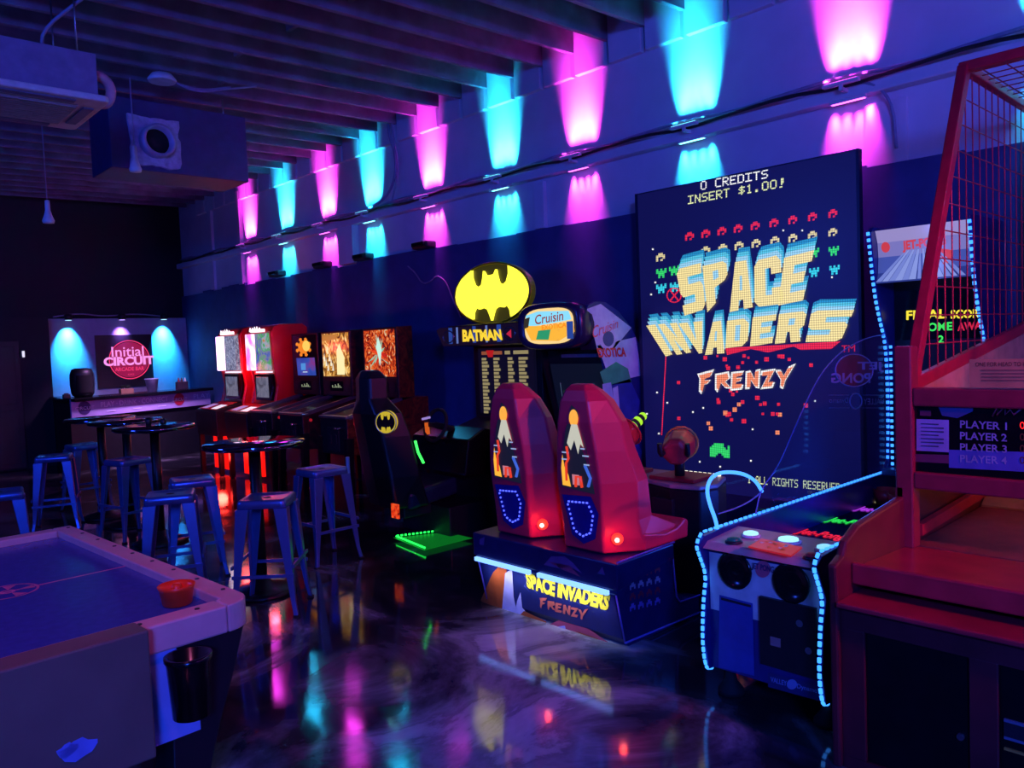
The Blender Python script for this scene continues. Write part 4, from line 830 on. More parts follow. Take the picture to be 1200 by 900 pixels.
for ch, wd in zip('FRENZY', (20,19,17,18,18,19)):
    for k, c, d in ((8, '#ffffff', 0), (10, '#ff9068', 1)):
        pts = []
        for u, v in FZ[ch]:
            uu, vv = (.5+(u-.5)*(1-.22*d), .5+(v-.5)*(1-.2*d)); X_ = xs+uu*wd; Y_ = 437+vv*22-.05*(X_-817); pts.append((X_, Y_))
        scr.poly(SQ(pts, k), ci[c])
    xs += wd
# small green pixel bunker
scr.pix(['  #####   ', ' ######  #', '######## #', '##########', '##########', '####  ####', '###    ###'], SQ([(832,519),(855,520),(855,537),(832,535)]), ci['#38e070'])
scr.pix(pixrows('1 ALL RIGHTS RESERVED.'), SQ([(876,557),(990,567),(990,577),(876,566)]), ci['#e8f0b0'])
for x, y in ((765,292),(768,331),(763,345),(782,472),(758,485),(772,508),(812,483),(824,478),(882,503),(844,547),(820,541),(770,460),(940,270),(918,270),(975,325),(955,470),(880,540)): scr.poly(SQ([(x-1,y-1),(x+1,y-1),(x+1,y+1),(x-1,y+1)]), ci['#ffffff'])
for y0, y1 in ((395,510),): scr.poly(SQ([(781,y0),(782.2,y0),(776,y1),(774.8,y1)]), ci['#f02848'])
scr.build('screen', mats, t)
mb = MB().box(XS-.004, XS+.05, 4.336, 4.362, 0, 2.95).box(XS-.004, XS+.05, 2.418, 2.438, 0, 2.95).box(XS, XS+.05, 2.438, 4.336, 2.94, 2.95).box(XS, XS+.05, 2.438, 4.336, 0, .42).box(XS+.05, XS+.2, 2.95, 3.85, 0, 2.4)
mb.build('screen_frame', mat('navy_frame', '#14163a', .35), t)
mb = MB(); beads([(4.45,3.2,.797), (4.45,2.84,.797)], .036, .009, mb); mb.build('lamp_row', glow('#fff8e0', 1.4), t)
# bench
x0, ya, yb = 3.29, 2.78, 3.92
NV = mat('navy_laminate', '#1a1d4e', .3); TR = mat('violet_edge_trim', '#7a60b8', .35)
MB().prism([(x0+.06,.05),(x0+.0,.31),(x0+.02,.33),(x0+.52,.42),(x0+.54,.17),(x0+.72,.12),(x0+.95,.12),(x0+.95,.0),(x0+.1,.0)], 'y', ya, yb).build('base', NV, t, .006)
MB().prism([(x0-.02,.34),(x0-.02,.49),(x0+.5,.50),(x0+.5,.41)], 'y', ya-.03, yb+.03).build('upper_plinth', NV, t, .008)
# front art (words and pale rock shapes on navy)
def B_(px, py, k=0): return onx(px, py, 3.292-.002*k)
def onfront(px, py, k=0):      # on the slightly raked front board
    d = ray(px, py); n = V(-1, 0, -.23).normalized(); p0 = V(x0+.06-.004-.002*k, 0, .05); s_ = (p0-EYE).dot(n)/d.dot(n); return EYE+d*s_
fa = MB()
fa.poly([V(x0+.056,ya+.01,.05), V(x0+.056,yb-.01,.05), V(x0-.003,yb-.01,.305), V(x0-.003,ya+.01,.305)])
def fp(pts, m, k=1): fa.poly([onfront(x, y, k) for x, y in pts], m)
fp([(563,704),(577,672),(584,664),(594,664),(590,716),(578,714)], 1); fp([(566,704),(576,684),(580,694),(580,714)], 1, 2)
fp([(588,718),(592,672),(600,666),(602,700),(607,722)], 2, 2); fp([(602,724),(606,704),(610,694),(612,712),(620,722),(640,727),(634,732)], 2); fp([(606,724),(614,716),(640,728),(640,733)], 1, 2)
fp([(640,733),(655,727),(690,737),(712,752),(713,758),(680,748)], 3); fp([(650,735),(662,733),(664,742)], 2, 2); fp([(674,739),(700,748),(712,757),(690,750)], 1, 2)
for a in range(10):
    x = 612+a*10; fp([(x,672+a*3.4),(x+7,680+a*3.2),(x+3,686+a*3),(x+9,694+a*2.6),(x+2,687+a*3),(x+5.8,680.5+a*3.2)], 4)
fa.text('SPACE', [onfront(615,670,3), onfront(651,680,3), onfront(650,700,3), onfront(618,689,3)], 5, .06, .0)
fa.text('INVADERS', [onfront(654,681,3), onfront(716,697,3), onfront(712,716,3), onfront(653,700,3)], 5, .06, .0)
fx = 632
for ch in 'FRENZY':
    fa.poly([onfront(fx+u*9, 700+v*11+(fx-632)*.29+u*2.4, 3) for u, v in FZ[ch]], 6); fx += 9.2
fa.build('front_art_panel', [mat('navy_print2', '#1c2460', .35), mat('rust_print', '#b4532a', .4), mat('pale_violet_print', '#b9b4e8', .4), mat('magenta_print', '#c04868', .4), mat('thin_blue_print', '#4050a0', .4), mat('yellow_print', '#ffe23a', .4), mat('salmon_print', '#d86a58', .4)], t)
def pp_(pts, m): MB().poly([onx(x, y, x0-.0225) for x, y in pts]).build('plinth_print', [mat('dull_violet_print', '#55407c', .4), mat('dull_rose_print', '#7a3a60', .4)][m], t)
pp_([(637,662),(646,652),(662,652),(672,660),(682,672),(668,664),(655,666)], 0); pp_([(642,658),(668,663),(680,676),(660,668)], 1); pp_([(562,632),(568,629),(567,639),(562,638)], 0); pp_([(700,672),(706,664),(709,674)], 0)
lb = MB().bar((x0-.028,yb-.0,.325), (x0-.028,3.42,.325), .022, .024).bar((x0-.028,3.35,.325), (x0-.028,ya+.03,.325), .022, .024); lb.build('front_light_bar', glow('#6a98ff', 2.6), t)
light('AREA', 'bench_art_fill', (x0-.10, 3.35, .30), (.75, .8, 1.), 1.1, (1.0, .015), (x0+.05, 3.35, .2), 90)  # unseen fill, added because the light bar alone leaves the front art dark
sg = MB(); cc = ['#5a7a78', '#9a3a44', '#8a8698', '#7a2038', '#6a5aa8']
for r in range(5):
    for k in range(4):
        p = ony(738+9.8*k, 663-2.2*k+r*12.4-.2*k, ya-.003); sg.pix([' ## ', '####', '#  #'], [p+V(0,0,.02), p+V(.05,0,.02), p+V(.05,0,-.02), p+V(0,0,-.02)], r)
for (a_, z_) in ((x0+.1, .06),): sg.poly([V(x0+.08,ya-.0015,.06), V(x0+.5,ya-.0015,.06), V(x0+.5,ya-.0015,.32), V(x0+.08,ya-.0015,.32)], 5)
sg.build('side_print', [mat('dim_print_%d' % i, c, .5) for i, c in enumerate(cc)] + [NV], t)
for pth in ([(x0-.02,ya-.032,.5),(x0+.5,ya-.032,.51)], [(x0+.06,ya-.003,.03),(x0+.95,ya-.003,.01)], [(x0-.003,ya-.004,.31),(x0+.057,ya-.004,.04)], [(x0+.52,ya-.004,.41),(x0+.545,ya-.004,.17),(x0+.58,ya-.004,.13),(x0+.72,ya-.004,.122),(x0+.95,ya-.004,.122)], [(x0-.003,yb+.003,.31),(x0+.057,yb+.003,.04)]):
    MB().tube(pth, .006, 6).build('edge_trim', TR, t)
MB().box(x0+.7, 4.6, ya+.02, yb-.02, .0, .11).build('foot_platform', NV, t, .006)
def seat(yc, pics):
    s_ = MB()
    # section: (z, x_rear, half rear width, x_flank, half flank width, x_front, front hollow)
    secs = [(.50,3.36,.15,3.56,.285,3.95,.0),(.58,3.355,.15,3.54,.285,3.92,.0),(.68,3.35,.155,3.52,.275,3.68,.10),(.90,3.33,.165,3.51,.285,3.64,.12),(1.08,3.32,.15,3.47,.25,3.58,.10),(1.24,3.31,.125,3.46,.225,3.54,.08),(1.36,3.315,.105,3.43,.165,3.50,.06),(1.42,3.33,.08,3.41,.11,3.46,.03),(1.455,3.355,.05,3.39,.06,3.43,.01)]
    rings = []
    for z, xr, hr, xf, hf, xx, ho in secs:
        rings.append([(xr,yc-hr,z),(xf,yc-hf,z),(xx,yc-hf*.92,z),(xx-ho,yc-hf*.4,z),(xx-ho,yc+hf*.4,z),(xx,yc+hf*.92,z),(xf,yc+hf,z),(xr,yc+hr,z)])
    so_ = s_.loft(rings, sm=False).build('seat', SEATR, t, .035)
    MB().prism([(3.55,.50),(3.55,.60),(3.75,.565),(3.86,.575),(3.95,.62),(3.98,.60),(3.97,.5)], 'y', yc-.29, yc+.29).build('seat_pan', SEATR, so_, .012)
    # art inset in the rear face
    def rx(z):
        for a, b in zip(secs, secs[1:]):
            if a[0] <= z <= b[0]: k = (z-a[0])/(b[0]-a[0]); return a[1]+(b[1]-a[1])*k
        return 3.33
    def R_(u, z, k=0): return V(rx(z)-.003-.002*k, yc+.135-u*.27, z)   # u: 0 left .. 1 right as seen
    a_ = MB().poly([R_(.02,.86), R_(.95,.84), R_(.80,1.12), R_(.62,1.31), R_(.45,1.34), R_(.25,1.18), R_(.08,1.0)])
    rr = random.Random(3)
    a_.poly([R_(.52+.13*math.cos(i/16*2*PI),1.265+.05*math.sin(i/16*2*PI),1) for i in range(16)], 1)
    a_.poly([R_(.45,1.23,1), R_(.62,1.23,1), R_(.75,1.10,1), R_(.66,1.12,1), R_(.58,1.06,1), R_(.5,1.14,1), R_(.38,1.08,1), R_(.28,1.12,1)], 2)
    a_.poly([R_(.06,.87,1), R_(.3,.865,1), R_(.26,.93,1), R_(.16,.98,1), R_(.12,1.05,1), R_(.06,.97,1)], 3)
    a_.tube([R_(.2,.9,2), R_(.22,1.0,2), R_(.3,1.03,2), R_(.27,1.1,2)], .008, 5, 4); a_.tube([R_(.45,.87,2), R_(.48,.93,2), R_(.6,.93,2), R_(.62,.87,2)], .009, 5, 4)
    a_.tube([R_(.75,1.0,2), R_(.88,.93,2), R_(.8,.88,2)], .009, 5, 5)
    for k, (u, z, w_) in enumerate(((.12,1.06,.2),(.1,1.02,.16),(.7,1.05,.18),(.72,1.0,.16),(.66,1.09,.12))): a_.poly([R_(u,z,2), R_(u+w_,z,2), R_(u+w_,z+.008,2), R_(u,z+.008,2)], 6)
    a_.poly([R_(.36,.88,1), R_(.56,.88,1), R_(.56,.94,1), R_(.36,.94,1)], 7)
    a_.build('rear_picture', [glow('#1a1c30', .7), glow('#ffb040', 1.), glow('#d8d8c8', .8), glow('#ffb838', 1.), glow('#f04020', .9), glow('#4068e0', .9), glow('#a0b8f0', .8), glow('#e08ca0', .7)], so_)
    # lit hollow below
    pen = [(.10,.79),(.78,.80),(.92,.72),(.80,.60),(.52,.565),(.26,.60)]
    MB().poly([R_(.5+(u-.5)*1.22, min(.825, .69+(z-.69)*1.22), 1) for u, z in pen]).build('lamp_hollow', mat('blue_hollow', '#10147a', .4), so_)
    lm = MB(); P_ = [R_(.5+(u-.5)*.86, .69+(z-.69)*.86, 3) for u, z in pen]; beads(P_+[P_[0]], .028, .0055, lm); lm.build('lamp_ring', glow('#4a58ff', 2.2), so_)
    c = V(3.415, yc-.205, .585); nrm = V(-.8,-.6,0)
    tl = MB(); tl.cyl(c, c+nrm*.03, .034, .028, 18); tl.build('tail_lamp', glow('#ff3020', 2.), so_)
    tl2 = MB(); tl2.cyl(c+nrm*.03, c+nrm*.034, .013, n=12); tl2.build('tail_lamp_bulb', glow('#ffe0d8', 3.), so_)
    light('POINT', 'tail_glow', c+nrm*.085, (1., .05, .03), .45, .02)
seat(3.655, 0); seat(3.065, 0)
# console with two mounted guns
con = [(4.22,2.72),(4.08,2.76),(4.04,2.95),(4.10,3.15),(4.17,3.33),(4.10,3.5),(4.04,3.7),(4.08,3.88),(4.22,3.93),(4.47,3.93),(4.47,2.82)]
MB().prism(con, 'z', .0, .76).build('console', BLACK, t, .01)
MB().prism(con, 'z', .762, .79).build('console_deck', mat('pinkish_wood_deck', '#c88c92', .35, 0, .15, 6), t, .008)
MB().box(4.02, 4.1, 2.92, 3.08, .44, .7).build('bill_panel', DARK, t, .004); cd = MB().box(4.02, 4.1, 3.30, 3.46, .42, .70).box(4.012, 4.02, 3.33, 3.43, .55, .67, 1).box(4.012, 4.02, 3.33, 3.43, .45, .51, 2); cd.build('coin_panel', [DARK, mat('white_card', '#b8b0c0', .5), mat('grey_card', '#585c6c', .5)], t)
def gun(gx, yc, ang, el, zc, tip, rim):
    g = MB().prism([(gx+.17, yc-.15),(gx-.1, yc-.17),(gx-.1, yc+.17),(gx+.17, yc+.15)], 'z', .79, .815).build('gun_mount', mat('red_mount', '#c01c30', .35), t, .006)
    MB().cyl((gx,yc,.815), (gx,yc,zc-.02), .032, n=14).ball((gx,yc,zc-.02), .04, 12).build('pivot_post', BLACK, g)
    d = V(math.cos(ang)*math.cos(el), math.sin(ang)*math.cos(el), math.sin(el)); c = V(gx,yc,zc)
    bd = MB().loft([[c+d*k+q for q in ring_(d, r)] for k, r in ((-.15,.065),(-.13,.09),(.0,.105),(.10,.10),(.13,.075))], sm=False); bd.build('gun_body', mat('gun_red', '#e03038', .35), g, .012)
    tp = MB()
    for k in range(4): tp.cyl(c+d*(.13+.036*k), c+d*(.158+.036*k), .048-.006*k, n=16, m=k % 2)
    tp.ball(c+d*.28, .03, 12, 0); tp.build('muzzle', [tip, BLACK], g)
    MB().tube([c+d*.10+q*1.12 for q in ring_(d, .095, 16)], .008, 6, closed=True).build('gun_rim', rim, g)
    s2 = d.cross(V(0,0,1)).normalized()
    for k in (1,-1): MB().tube(smoothpath([c-d*.12+s2*(.07*k), c-d*.19+s2*(.085*k)+V(0,0,-.01), c-d*.20+s2*(.085*k)+V(0,0,.07)], 1), .016, 8).build('grip', BLACK, g)
def ring_(d, r, n=8):
    a = d.cross(V(0,0,1)).normalized(); b = a.cross(d)
    return [a*(r*math.cos(2*PI*(i+.5)/n))+b*(r*math.sin(2*PI*(i+.5)/n)) for i in range(n)]
gun(4.20, 3.47, -.05, .5, 1.02, glow('#b8ff30', .9), mat('gun_red', '#e03038', .35)); gun(4.22, 3.0, .45, .12, 1.0, mat('gun_gold', '#e8a040', .3), mat('gun_gold', '#e8a040', .3))

# ================================================================== BALL TOSS ALLEY WITH BLUE LIGHT STRIPS
t = thing('ball_toss_game', 'ball toss alley outlined in blue light strips, below the tall pixel screen', 'arcade game', (4.2, 1.85, 0))
ya, yb = 1.56, 2.16; LEDC = glow('#3488ff', 2.4)
SP = [(3.30,.10),(3.20,.11),(3.17,.25),(3.19,.45),(3.22,.56),(3.17,.66),(3.14,.72),(3.19,.755),(3.35,.765),(5.25,.765),(5.33,.85),(5.36,1.3),(5.34,1.6),(5.24,1.78),(5.17,1.95),(5.10,2.30),(5.14,2.34),(5.72,2.34),(5.75,2.3),(5.75,.10)]
JPB = mat('royal_blue_laminate', '#1a2070', .3, 0, .15)
for a, b in ((yb-.025, yb), (ya, ya+.025)): MB().prism(SP, 'y', a, b).build('side_panel', JPB, t, .004)
fr = MB().box(3.215, 3.30, ya+.025, yb-.025, .12, .68)
FX = 3.215
def J(px, py, k=0): return onx(px, py, FX-.002-.0015*k)
fr.poly([(FX-.001,ya+.03,.40),(FX-.001,yb-.03,.40),(FX-.001,yb-.03,.675),(FX-.001,ya+.03,.675)], 1)
fr.poly([J(*p, 1) for p in ((843,697),(882,707),(884,792),(842,782))], 2)
fr.poly([J(*p, 2) for p in ((845,700),(880,709),(880,712),(845,703))], 4)
fr.text('VALLEY', [J(903,793,3), J(922,798,3), J(922,804,3), J(903,799,3)], 5, .02); fr.text('Dynamo', [J(934,801,3), J(958,807,3), J(958,814,3), J(934,808,3)], 5, .02)
fr.poly([J(928+6*math.cos(i/18*2*PI), 802+6*math.sin(i/18*2*PI), 3) for i in range(18)], 5)
fr.poly([J(*p, 2) for p in ((900,788),(962,803),(962,822),(900,805))], 6)
fr.poly([J(894+9*math.cos(i/20*2*PI), 667+10*math.sin(i/20*2*PI), 2) for i in range(20)], 3)
fr.text('JET PONG', [J(881,659,4), J(907,664,4), J(907,674,4), J(881,668,4)], 6, .02)
fr.build('front_panel', [mat('navy_gradient_panel', '#20246a', .35), mat('grey_front_panel', '#e4ccc8', .45), mat('blue_door', '#3c4698', .35), mat('rose_logo', '#ff6076', .4), DARK, mat('pale_logo', '#8c8cc0', .4), mat('deep_logo', '#2c2c60', .4)], t)
for px, py in ((862,668), (928,683)):
    c = J(px, py); MB().lathe([(.085,0),(.088,-.012),(.078,-.014),(.06,-.003),(.03,.004),(.0,-.012)], (FX-.002, c.y, c.z), 28, 0, 'x').build('loudspeaker', BLACKG, t)
cdr = [J(*p, 3) for p in ((891,702),(957,722),(956,803),(888,782))]
zz0, zz1 = .21, .52; cy0, cy1 = cdr[1].y, cdr[0].y
cdm = MB().box(FX-.02, FX, cy0, cy1, zz0, zz1); cc_ = (cy0+cy1)/2
cdm.cyl((FX-.022,cc_-.06,.44), (FX-.02,cc_-.06,.44), .016, n=12, m=1).cyl((FX-.026,cc_-.1,.33), (FX-.02,cc_-.1,.33), .015, n=12, m=1).box(FX-.022, FX-.02, cc_+.03, cc_+.08, .31, .35, 2); cdm.build('coin_door', [BLACK, STEEL, mat('pinkish_label', '#b07878', .5)], t, .003)
MB().box(3.3, 5.7, ya+.03, yb-.03, .11, .57).build('body', JPB, t)
# control deck
dk = MB().prism([(3.17,.70),(3.21,.728),(3.48,.748),(3.48,.70)], 'y', ya+.025, yb-.025); dk.build('control_deck', mat('grey_pink_deck', '#b09c9c', .35), t)
DZ = lambda x: .728+(x-3.21)*.074
def button(px, py, r, m, nm, rim):
    p = onz(px, py, .738); z = DZ(p.x)
    b = MB().lathe([(r*1.25,0),(r*1.25,.008),(r*1.02,.012)], (p.x,p.y,z), 24, 1).lathe([(r,.008),(r*.95,.02),(r*.5,.026),(0,.027)], (p.x,p.y,z), 24, 0); b.build(nm, [m, rim], t)
button(860, 634, .032, mat('green_button', '#1a9060', .3), 'button', DARK); button(880, 629, .036, glow('#a8e8ff', 1.2), 'lit_cup', WHITE); button(924, 636, .046, glow('#a0f0ff', 1.3), 'lit_cup', WHITE); button(967, 645, .036, glow('#88d8ff', 1.1), 'lit_cup', WHITE); button(952, 652, .03, mat('red_button', '#c02030', .3), 'button', DARK)
cd_ = [onz(*p, .745) for p in ((877,642),(893,633),(940,643),(927,653))]
mb = MB().hexa(cd_, [p+V(0,0,.008) for p in cd_]); rr = random.Random(6)
for k in range(12):
    u, v = rr.random(), rr.random(); p = cd_[0].lerp(cd_[3], u*.9).lerp(cd_[1].lerp(cd_[2], u*.9), v*.9)+V(0,0,.0095); mb.poly([p, p+V(.02,.0,0), p+V(.025,.02,0), p+V(0,.015,0)], 1+k % 2)
mb.build('instruction_card', [glow('#d02434', .55), mat('white_print', '#f0e0e0', .4), mat('orange_print', '#f09040', .4)], t)
# lane with coloured words
ln = MB().poly([(3.48,ya+.025,.60),(5.3,ya+.025,.60),(5.3,yb-.025,.60),(3.48,yb-.025,.60)])
for k, (x, c) in enumerate(((4.02,1),(4.38,2),(4.76,3),(5.08,4))):
    for yy in (1.88, 1.60):
        ln.text('Jet-Pong', [V(x+.16,yy+.26,.603), V(x+.16,yy,.603), V(x,yy,.603), V(x,yy+.26,.603)], c, .03)
ln.build('lane', [mat('black_lane', '#0c0c14', .12), glow('#ff2038', .8), glow('#30ff60', .8), glow('#c040ff', .8), glow('#e8e0a0', .7)], t)
MB().box(3.46, 3.49, ya+.025, yb-.025, .60, .745).build('lane_front_wall', JPB, t)
# LED strips
for s_, y in (('l', yb), ('r', ya)):
    L = []
    fpth = smoothpath([(3.25,y,.10),(3.19,y,.11),(3.165,y,.25),(3.185,y,.45),(3.215,y,.56),(3.165,y,.66),(3.135,y,.72),(3.18,y,.765)], 2)
    hpth = smoothpath([(5.32,y,.80),(5.345,y,.9),(5.35,y,1.3),(5.33,y,1.6),(5.23,y,1.78),(5.16,y,1.95),(5.09,y,2.30)], 2)
    off = -.004
    m1 = MB(); beads([V(p.x+off, p.y-.012*(1 if s_ == 'l' else -1), p.z) for p in fpth], .034, .0085, m1, 0, 1.2); m1.build('front_light_strip', LEDC, t)
    m2 = MB(); beads([(3.19,y-.012*(1 if s_ == 'l' else -1),.772),(5.3,y-.012*(1 if s_ == 'l' else -1),.772)], .045, .007, m2, 0, 1.5); m2.build('rail_light_strip', LEDC, t)
    m3 = MB(); beads([V(p.x+off, p.y-.012*(1 if s_ == 'l' else -1), p.z) for p in hpth], .04, .010, m3, 0, 1.0); m3.build('head_light_strip', LEDC, t)
m4 = MB(); beads([(5.31,yb-.05,.80),(5.31,yb-.05,1.62)], .04, .009, m4); m4.build('strip_reflection', LEDC, t)  # glowing beads stand in for the head strip's reflection in the clear fin
# clear fins
fin = [(3.66,.775),(3.72,.90),(3.90,.985),(4.10,1.19),(4.36,1.43),(4.6,1.55),(4.81,1.61),(5.1,1.655),(5.33,1.66),(5.33,.775)]
MB().prism(fin, 'y', yb-.022, yb-.014).build('clear_fin', ACRY, t)
MB().tube(smoothpath([V(x, yb-.018, z) for x, z in fin[:-1]], 2), .0035, 5).build('fin_edge', mat('dim_blue_edge', '#6878c8', .3), t)
fl = MB(); cy = V(4.93, yb-.024, 1.34)
def fq(px0, px1, py0, py1, k=0): return [ony(px1,py0,yb-.025-.001*k), ony(px0,py0,yb-.025-.001*k), ony(px0,py1,yb-.025-.001*k), ony(px1,py1,yb-.025-.001*k)]
fl.poly([ony(1001+21*math.cos(i/28*2*PI), 434+18*math.sin(i/28*2*PI), yb-.0245) for i in range(28)], 0)
fl.text('JET', fq(1005,1036,424,436), 1, .03); fl.text('PONG', fq(974,1020,437,449), 1, .03)
fl.tube([ony(1001+22*math.cos(i/28*2*PI), 434+19*math.sin(i/28*2*PI), yb-.026) for i in range(28)], .004, 5, 1, True)
fl.text('VALLEY', fq(1012,1036,467,474), 1, .0); fl.text('Dynamo', fq(972,994,466,474), 1, .0)
fl.tube([ony(1003+7*math.cos(i/20*2*PI), 470+9*math.sin(i/20*2*PI), yb-.026) for i in range(20)], .004, 5, 1, True)
fl.tube([ony(972,463,yb-.026), ony(995,463,yb-.026)], .002, 4, 1).tube([ony(972,478,yb-.026), ony(995,478,yb-.026)], .002, 4, 1).tube([ony(1011,463,yb-.026), ony(1036,463,yb-.026)], .002, 4, 1).tube([ony(1011,478,yb-.026), ony(1036,478,yb-.026)], .002, 4, 1)
fl.build('fin_print', [mat('dull_wine_print', '#5a2c4c', .5), mat('dull_blue_print', '#7080b8', .5)], t)
loop = [ony(*p, yb-.012) for p in ((842,628),(839,610),(832,592),(828,575),(832,561),(842,554),(858,553),(874,556),(886,564),(893,576))]
low = [ony(*p, yb-.012) for p in ((893,576),(880,587),(862,596),(842,602))]
MB().poly(loop[2:]+low[1:]).build('clear_guard', ACRY, t)
MB().tube(smoothpath(loop, 2), .009, 8).build('guard_light_edge', glow('#3c86ff', 2.4), t)
MB().tube(smoothpath(low, 2), .004, 6).build('guard_lower_edge', mat('dim_blue_edge', '#6878c8', .3), t)
# head
hd = MB().box(5.44, 5.72, ya+.025, yb-.025, 1.0, 2.32); hd.build('head_box', BLACK, t)
mq = MB(); rows = 10; PF = [(5.16,1.985),(5.19,2.05),(5.20,2.15),(5.19,2.24),(5.155,2.315)]
for (xa_, za), (xb_, zb) in zip(PF, PF[1:]):
    for k in range(rows):
        y0, y1 = yb-.027-(yb-ya-.054)*k/rows, yb-.027-(yb-ya-.054)*(k+1)/rows; mq.add([(xa_,y0,za),(xa_,y1,za),(xb_,y1,zb),(xb_,y0,zb)], [(0,1,2,3)], (0,5,6,7)[PF.index((xa_,za))])
def H(u, v, k=1):
    z = 2.315-.33*v; x = 5.2-.04*abs(2*v-1)**2; return V(x-.006-.002*k, yb-.03-(yb-ya-.06)*u, z)
rr = random.Random(5)
for k in range(13):
    u = .02+k*.075; w_ = .015+.02*rr.random(); mq.poly([H(.46+(u-.46)*.35,.42), H(.46+(u-.46)*.35+w_*.6,.42), H(u+w_+.01,.97), H(u-w_,.97)], 1+k % 2)
mq.poly([H(.68,.45,2), H(.80,.50,2), H(.79,.72,2), H(.71,.74,2)], 4); mq.poly([H(.06+.05*math.cos(i/16*2*PI)+.03,.32+.1*math.sin(i/16*2*PI),2) for i in range(16)], 4)
mq.text('JET-PONG', [H(.28,.24,3), H(.74,.22,3), H(.74,.44,3), H(.28,.46,3)], 4, .05)
mq.build('marquee', [glow('#2c3a90', .8), glow('#7888d8', .9), glow('#8c9ce4', .9), glow('#b0a8e8', .85), glow('#d84048', .85), glow('#4858b4', .8), glow('#8480cc', .8), glow('#a498d8', .8)], t)
sb = MB().poly([(5.435,ya+.03,1.62),(5.435,yb-.03,1.62),(5.435,yb-.03,1.94),(5.435,ya+.03,1.94)])
def K(px, py): return onx(px, py, 5.43)
sb.text('FINAL', [K(1062,364), K(1109,362), K(1109,373), K(1062,375)], 1, .03); sb.text('SCORE', [K(1114,363), K(1154,362), K(1154,372), K(1114,374)], 1, .03)
sb.text('HOME', [K(1078,379), K(1116,377), K(1116,387), K(1078,389)], 2, .03); sb.text('AWAY', [K(1122,378), K(1158,376), K(1158,385), K(1122,388)], 3, .03); sb.text('2', [K(1099,393), K(1106,393), K(1106,402), K(1099,402)], 2, .03)
sb.build('score_display', [BLACKG, glow('#ffe838', 1.), glow('#40f060', .9), glow('#e82848', .8)], t)
MB().box(5.2, 5.44, ya+.025, yb-.025, .76, .80).build('target_tray', JPB, t)
tg = MB()
for k in range(4): tg.lathe([(.06,0),(.075,.09),(.07,.09),(.055,.01),(0,.01)], (5.0+.1*(k % 2), ya+.12+.13*k, .603), 18)
tg.build('target_cups', mat('red_cup', '#b02030', .35), t)
light('POINT', 'strip_glow', (4.2, 1.86, .95), (.02, .12, 1.), 5, .1); light('POINT', 'strip_glow', (5.0, 1.86, 2.15), (.15, .2, 1.), 2, .05); light('POINT', 'strip_glow', (4.3, 2.3, .7), (.02, .1, 1.), 6, .08)
for px, py in ((850, 815), (966, 852)):
    c = onz(px, py, 0); MB().lathe([(.062,0),(.06,.02),(.03,.06),(.02,.12),(0,.12)], (3.26, c.y, 0), 20).build('foot', RUBBER, t)
for y in (ya+.08, yb-.08): MB().lathe([(.062,0),(.06,.02),(.03,.06),(.02,.12),(0,.12)], (5.6, y, 0), 16).build('foot', RUBBER, t)

# ================================================================== BASKETBALL CABINET WITH RED WIRE CAGE
t = thing('basketball_game', 'red basketball throwing cabinet with a tall red wire cage', 'arcade game', (4.2, .9, 0))
xf, yl, yr = 2.97, 1.42, .30; PX = 3.60
MB().prism([(xf-.02,.0),(xf-.02,.70),(xf-.03,.80),(xf+.04,.825),(xf+.07,.875),(xf+.18,.92),(PX+.04,.965),(PX+.04,.0)], 'y', yl-.035, yl).build('side_panel', WOODD, t, .01)
MB().prism([(xf-.02,.0),(xf-.02,.70),(xf-.03,.80),(xf+.04,.825),(xf+.07,.875),(xf+.18,.92),(PX+.04,.965),(PX+.04,.0)], 'y', yr, yr+.035).build('side_panel', WOODD, t, .01)
MB().box(PX, 5.7, yl-.03, yl, .0, 1.0).build('rear_side_panel', WOODD, t); MB().box(PX, 5.7, yr, yr+.03, 0, 1.0).build('rear_side_panel', WOODD, t)
fm = MB().box(xf, xf+.03, yl-.125, yl-.035, .05, .555).box(xf, xf+.03, .845, .935, .05, .555).box(xf, xf+.03, yr+.035, yl-.035, .555, .638).box(xf, xf+.03, yr+.035, yl-.035, 0, .05).box(xf, xf+.03, yr+.035, yr+.1, .05, .555); fm.build('front_frame', WOODD, t, .003)
d1 = MB().box(xf+.012, xf+.03, .935, yl-.125, .05, .555).build('door', mat('black_door', '#0c0d12', .35), t, .004)
MB().cyl((xf+.0,.965,.26), (xf+.012,.965,.26), .012, n=12).build('lock', STEEL, d1)
d2 = MB().box(xf+.012, xf+.03, yr+.1, .845, .05, .555).build('coin_door', mat('black_door', '#0c0d12', .35), t, .004)
MB().box(xf+.004, xf+.012, .50, .83, .30, .37).box(xf+.0035, xf+.004, .74, .83, .31, .36, 1).box(xf+.003, xf+.012, .5, .83, .262, .27, 2).build('price_label', [mat('label_grey', '#6a6c88', .4), mat('label_ink', '#20202c', .5), mat('label_gold', '#c08840', .4)], d2)
MB().box(xf-.04, xf+.2, yr+.035, yl-.035, .64, .662).build('shelf', WOODR, t, .006)
MB().box(xf+.10, xf+.13, yr+.035, yl-.035, .70, .785).build('tray_lip', WOODR, t, .008)
MB().hexa([(xf+.13,yr+.035,.735),(PX+.06,yr+.035,.71),(PX+.06,yl-.035,.71),(xf+.13,yl-.035,.735)], [(xf+.13,yr+.035,.76),(PX+.06,yr+.035,.735),(PX+.06,yl-.035,.735),(xf+.13,yl-.035,.76)]).build('ball_tray', WOODR, t)
for y in (yl, yr): MB().box(PX, PX+.08, y-.075 if y == yl else y, y if y == yl else y+.075, .735, 1.62).build('front_post', mat('red_post', '#8a2438', .35), t, .008)
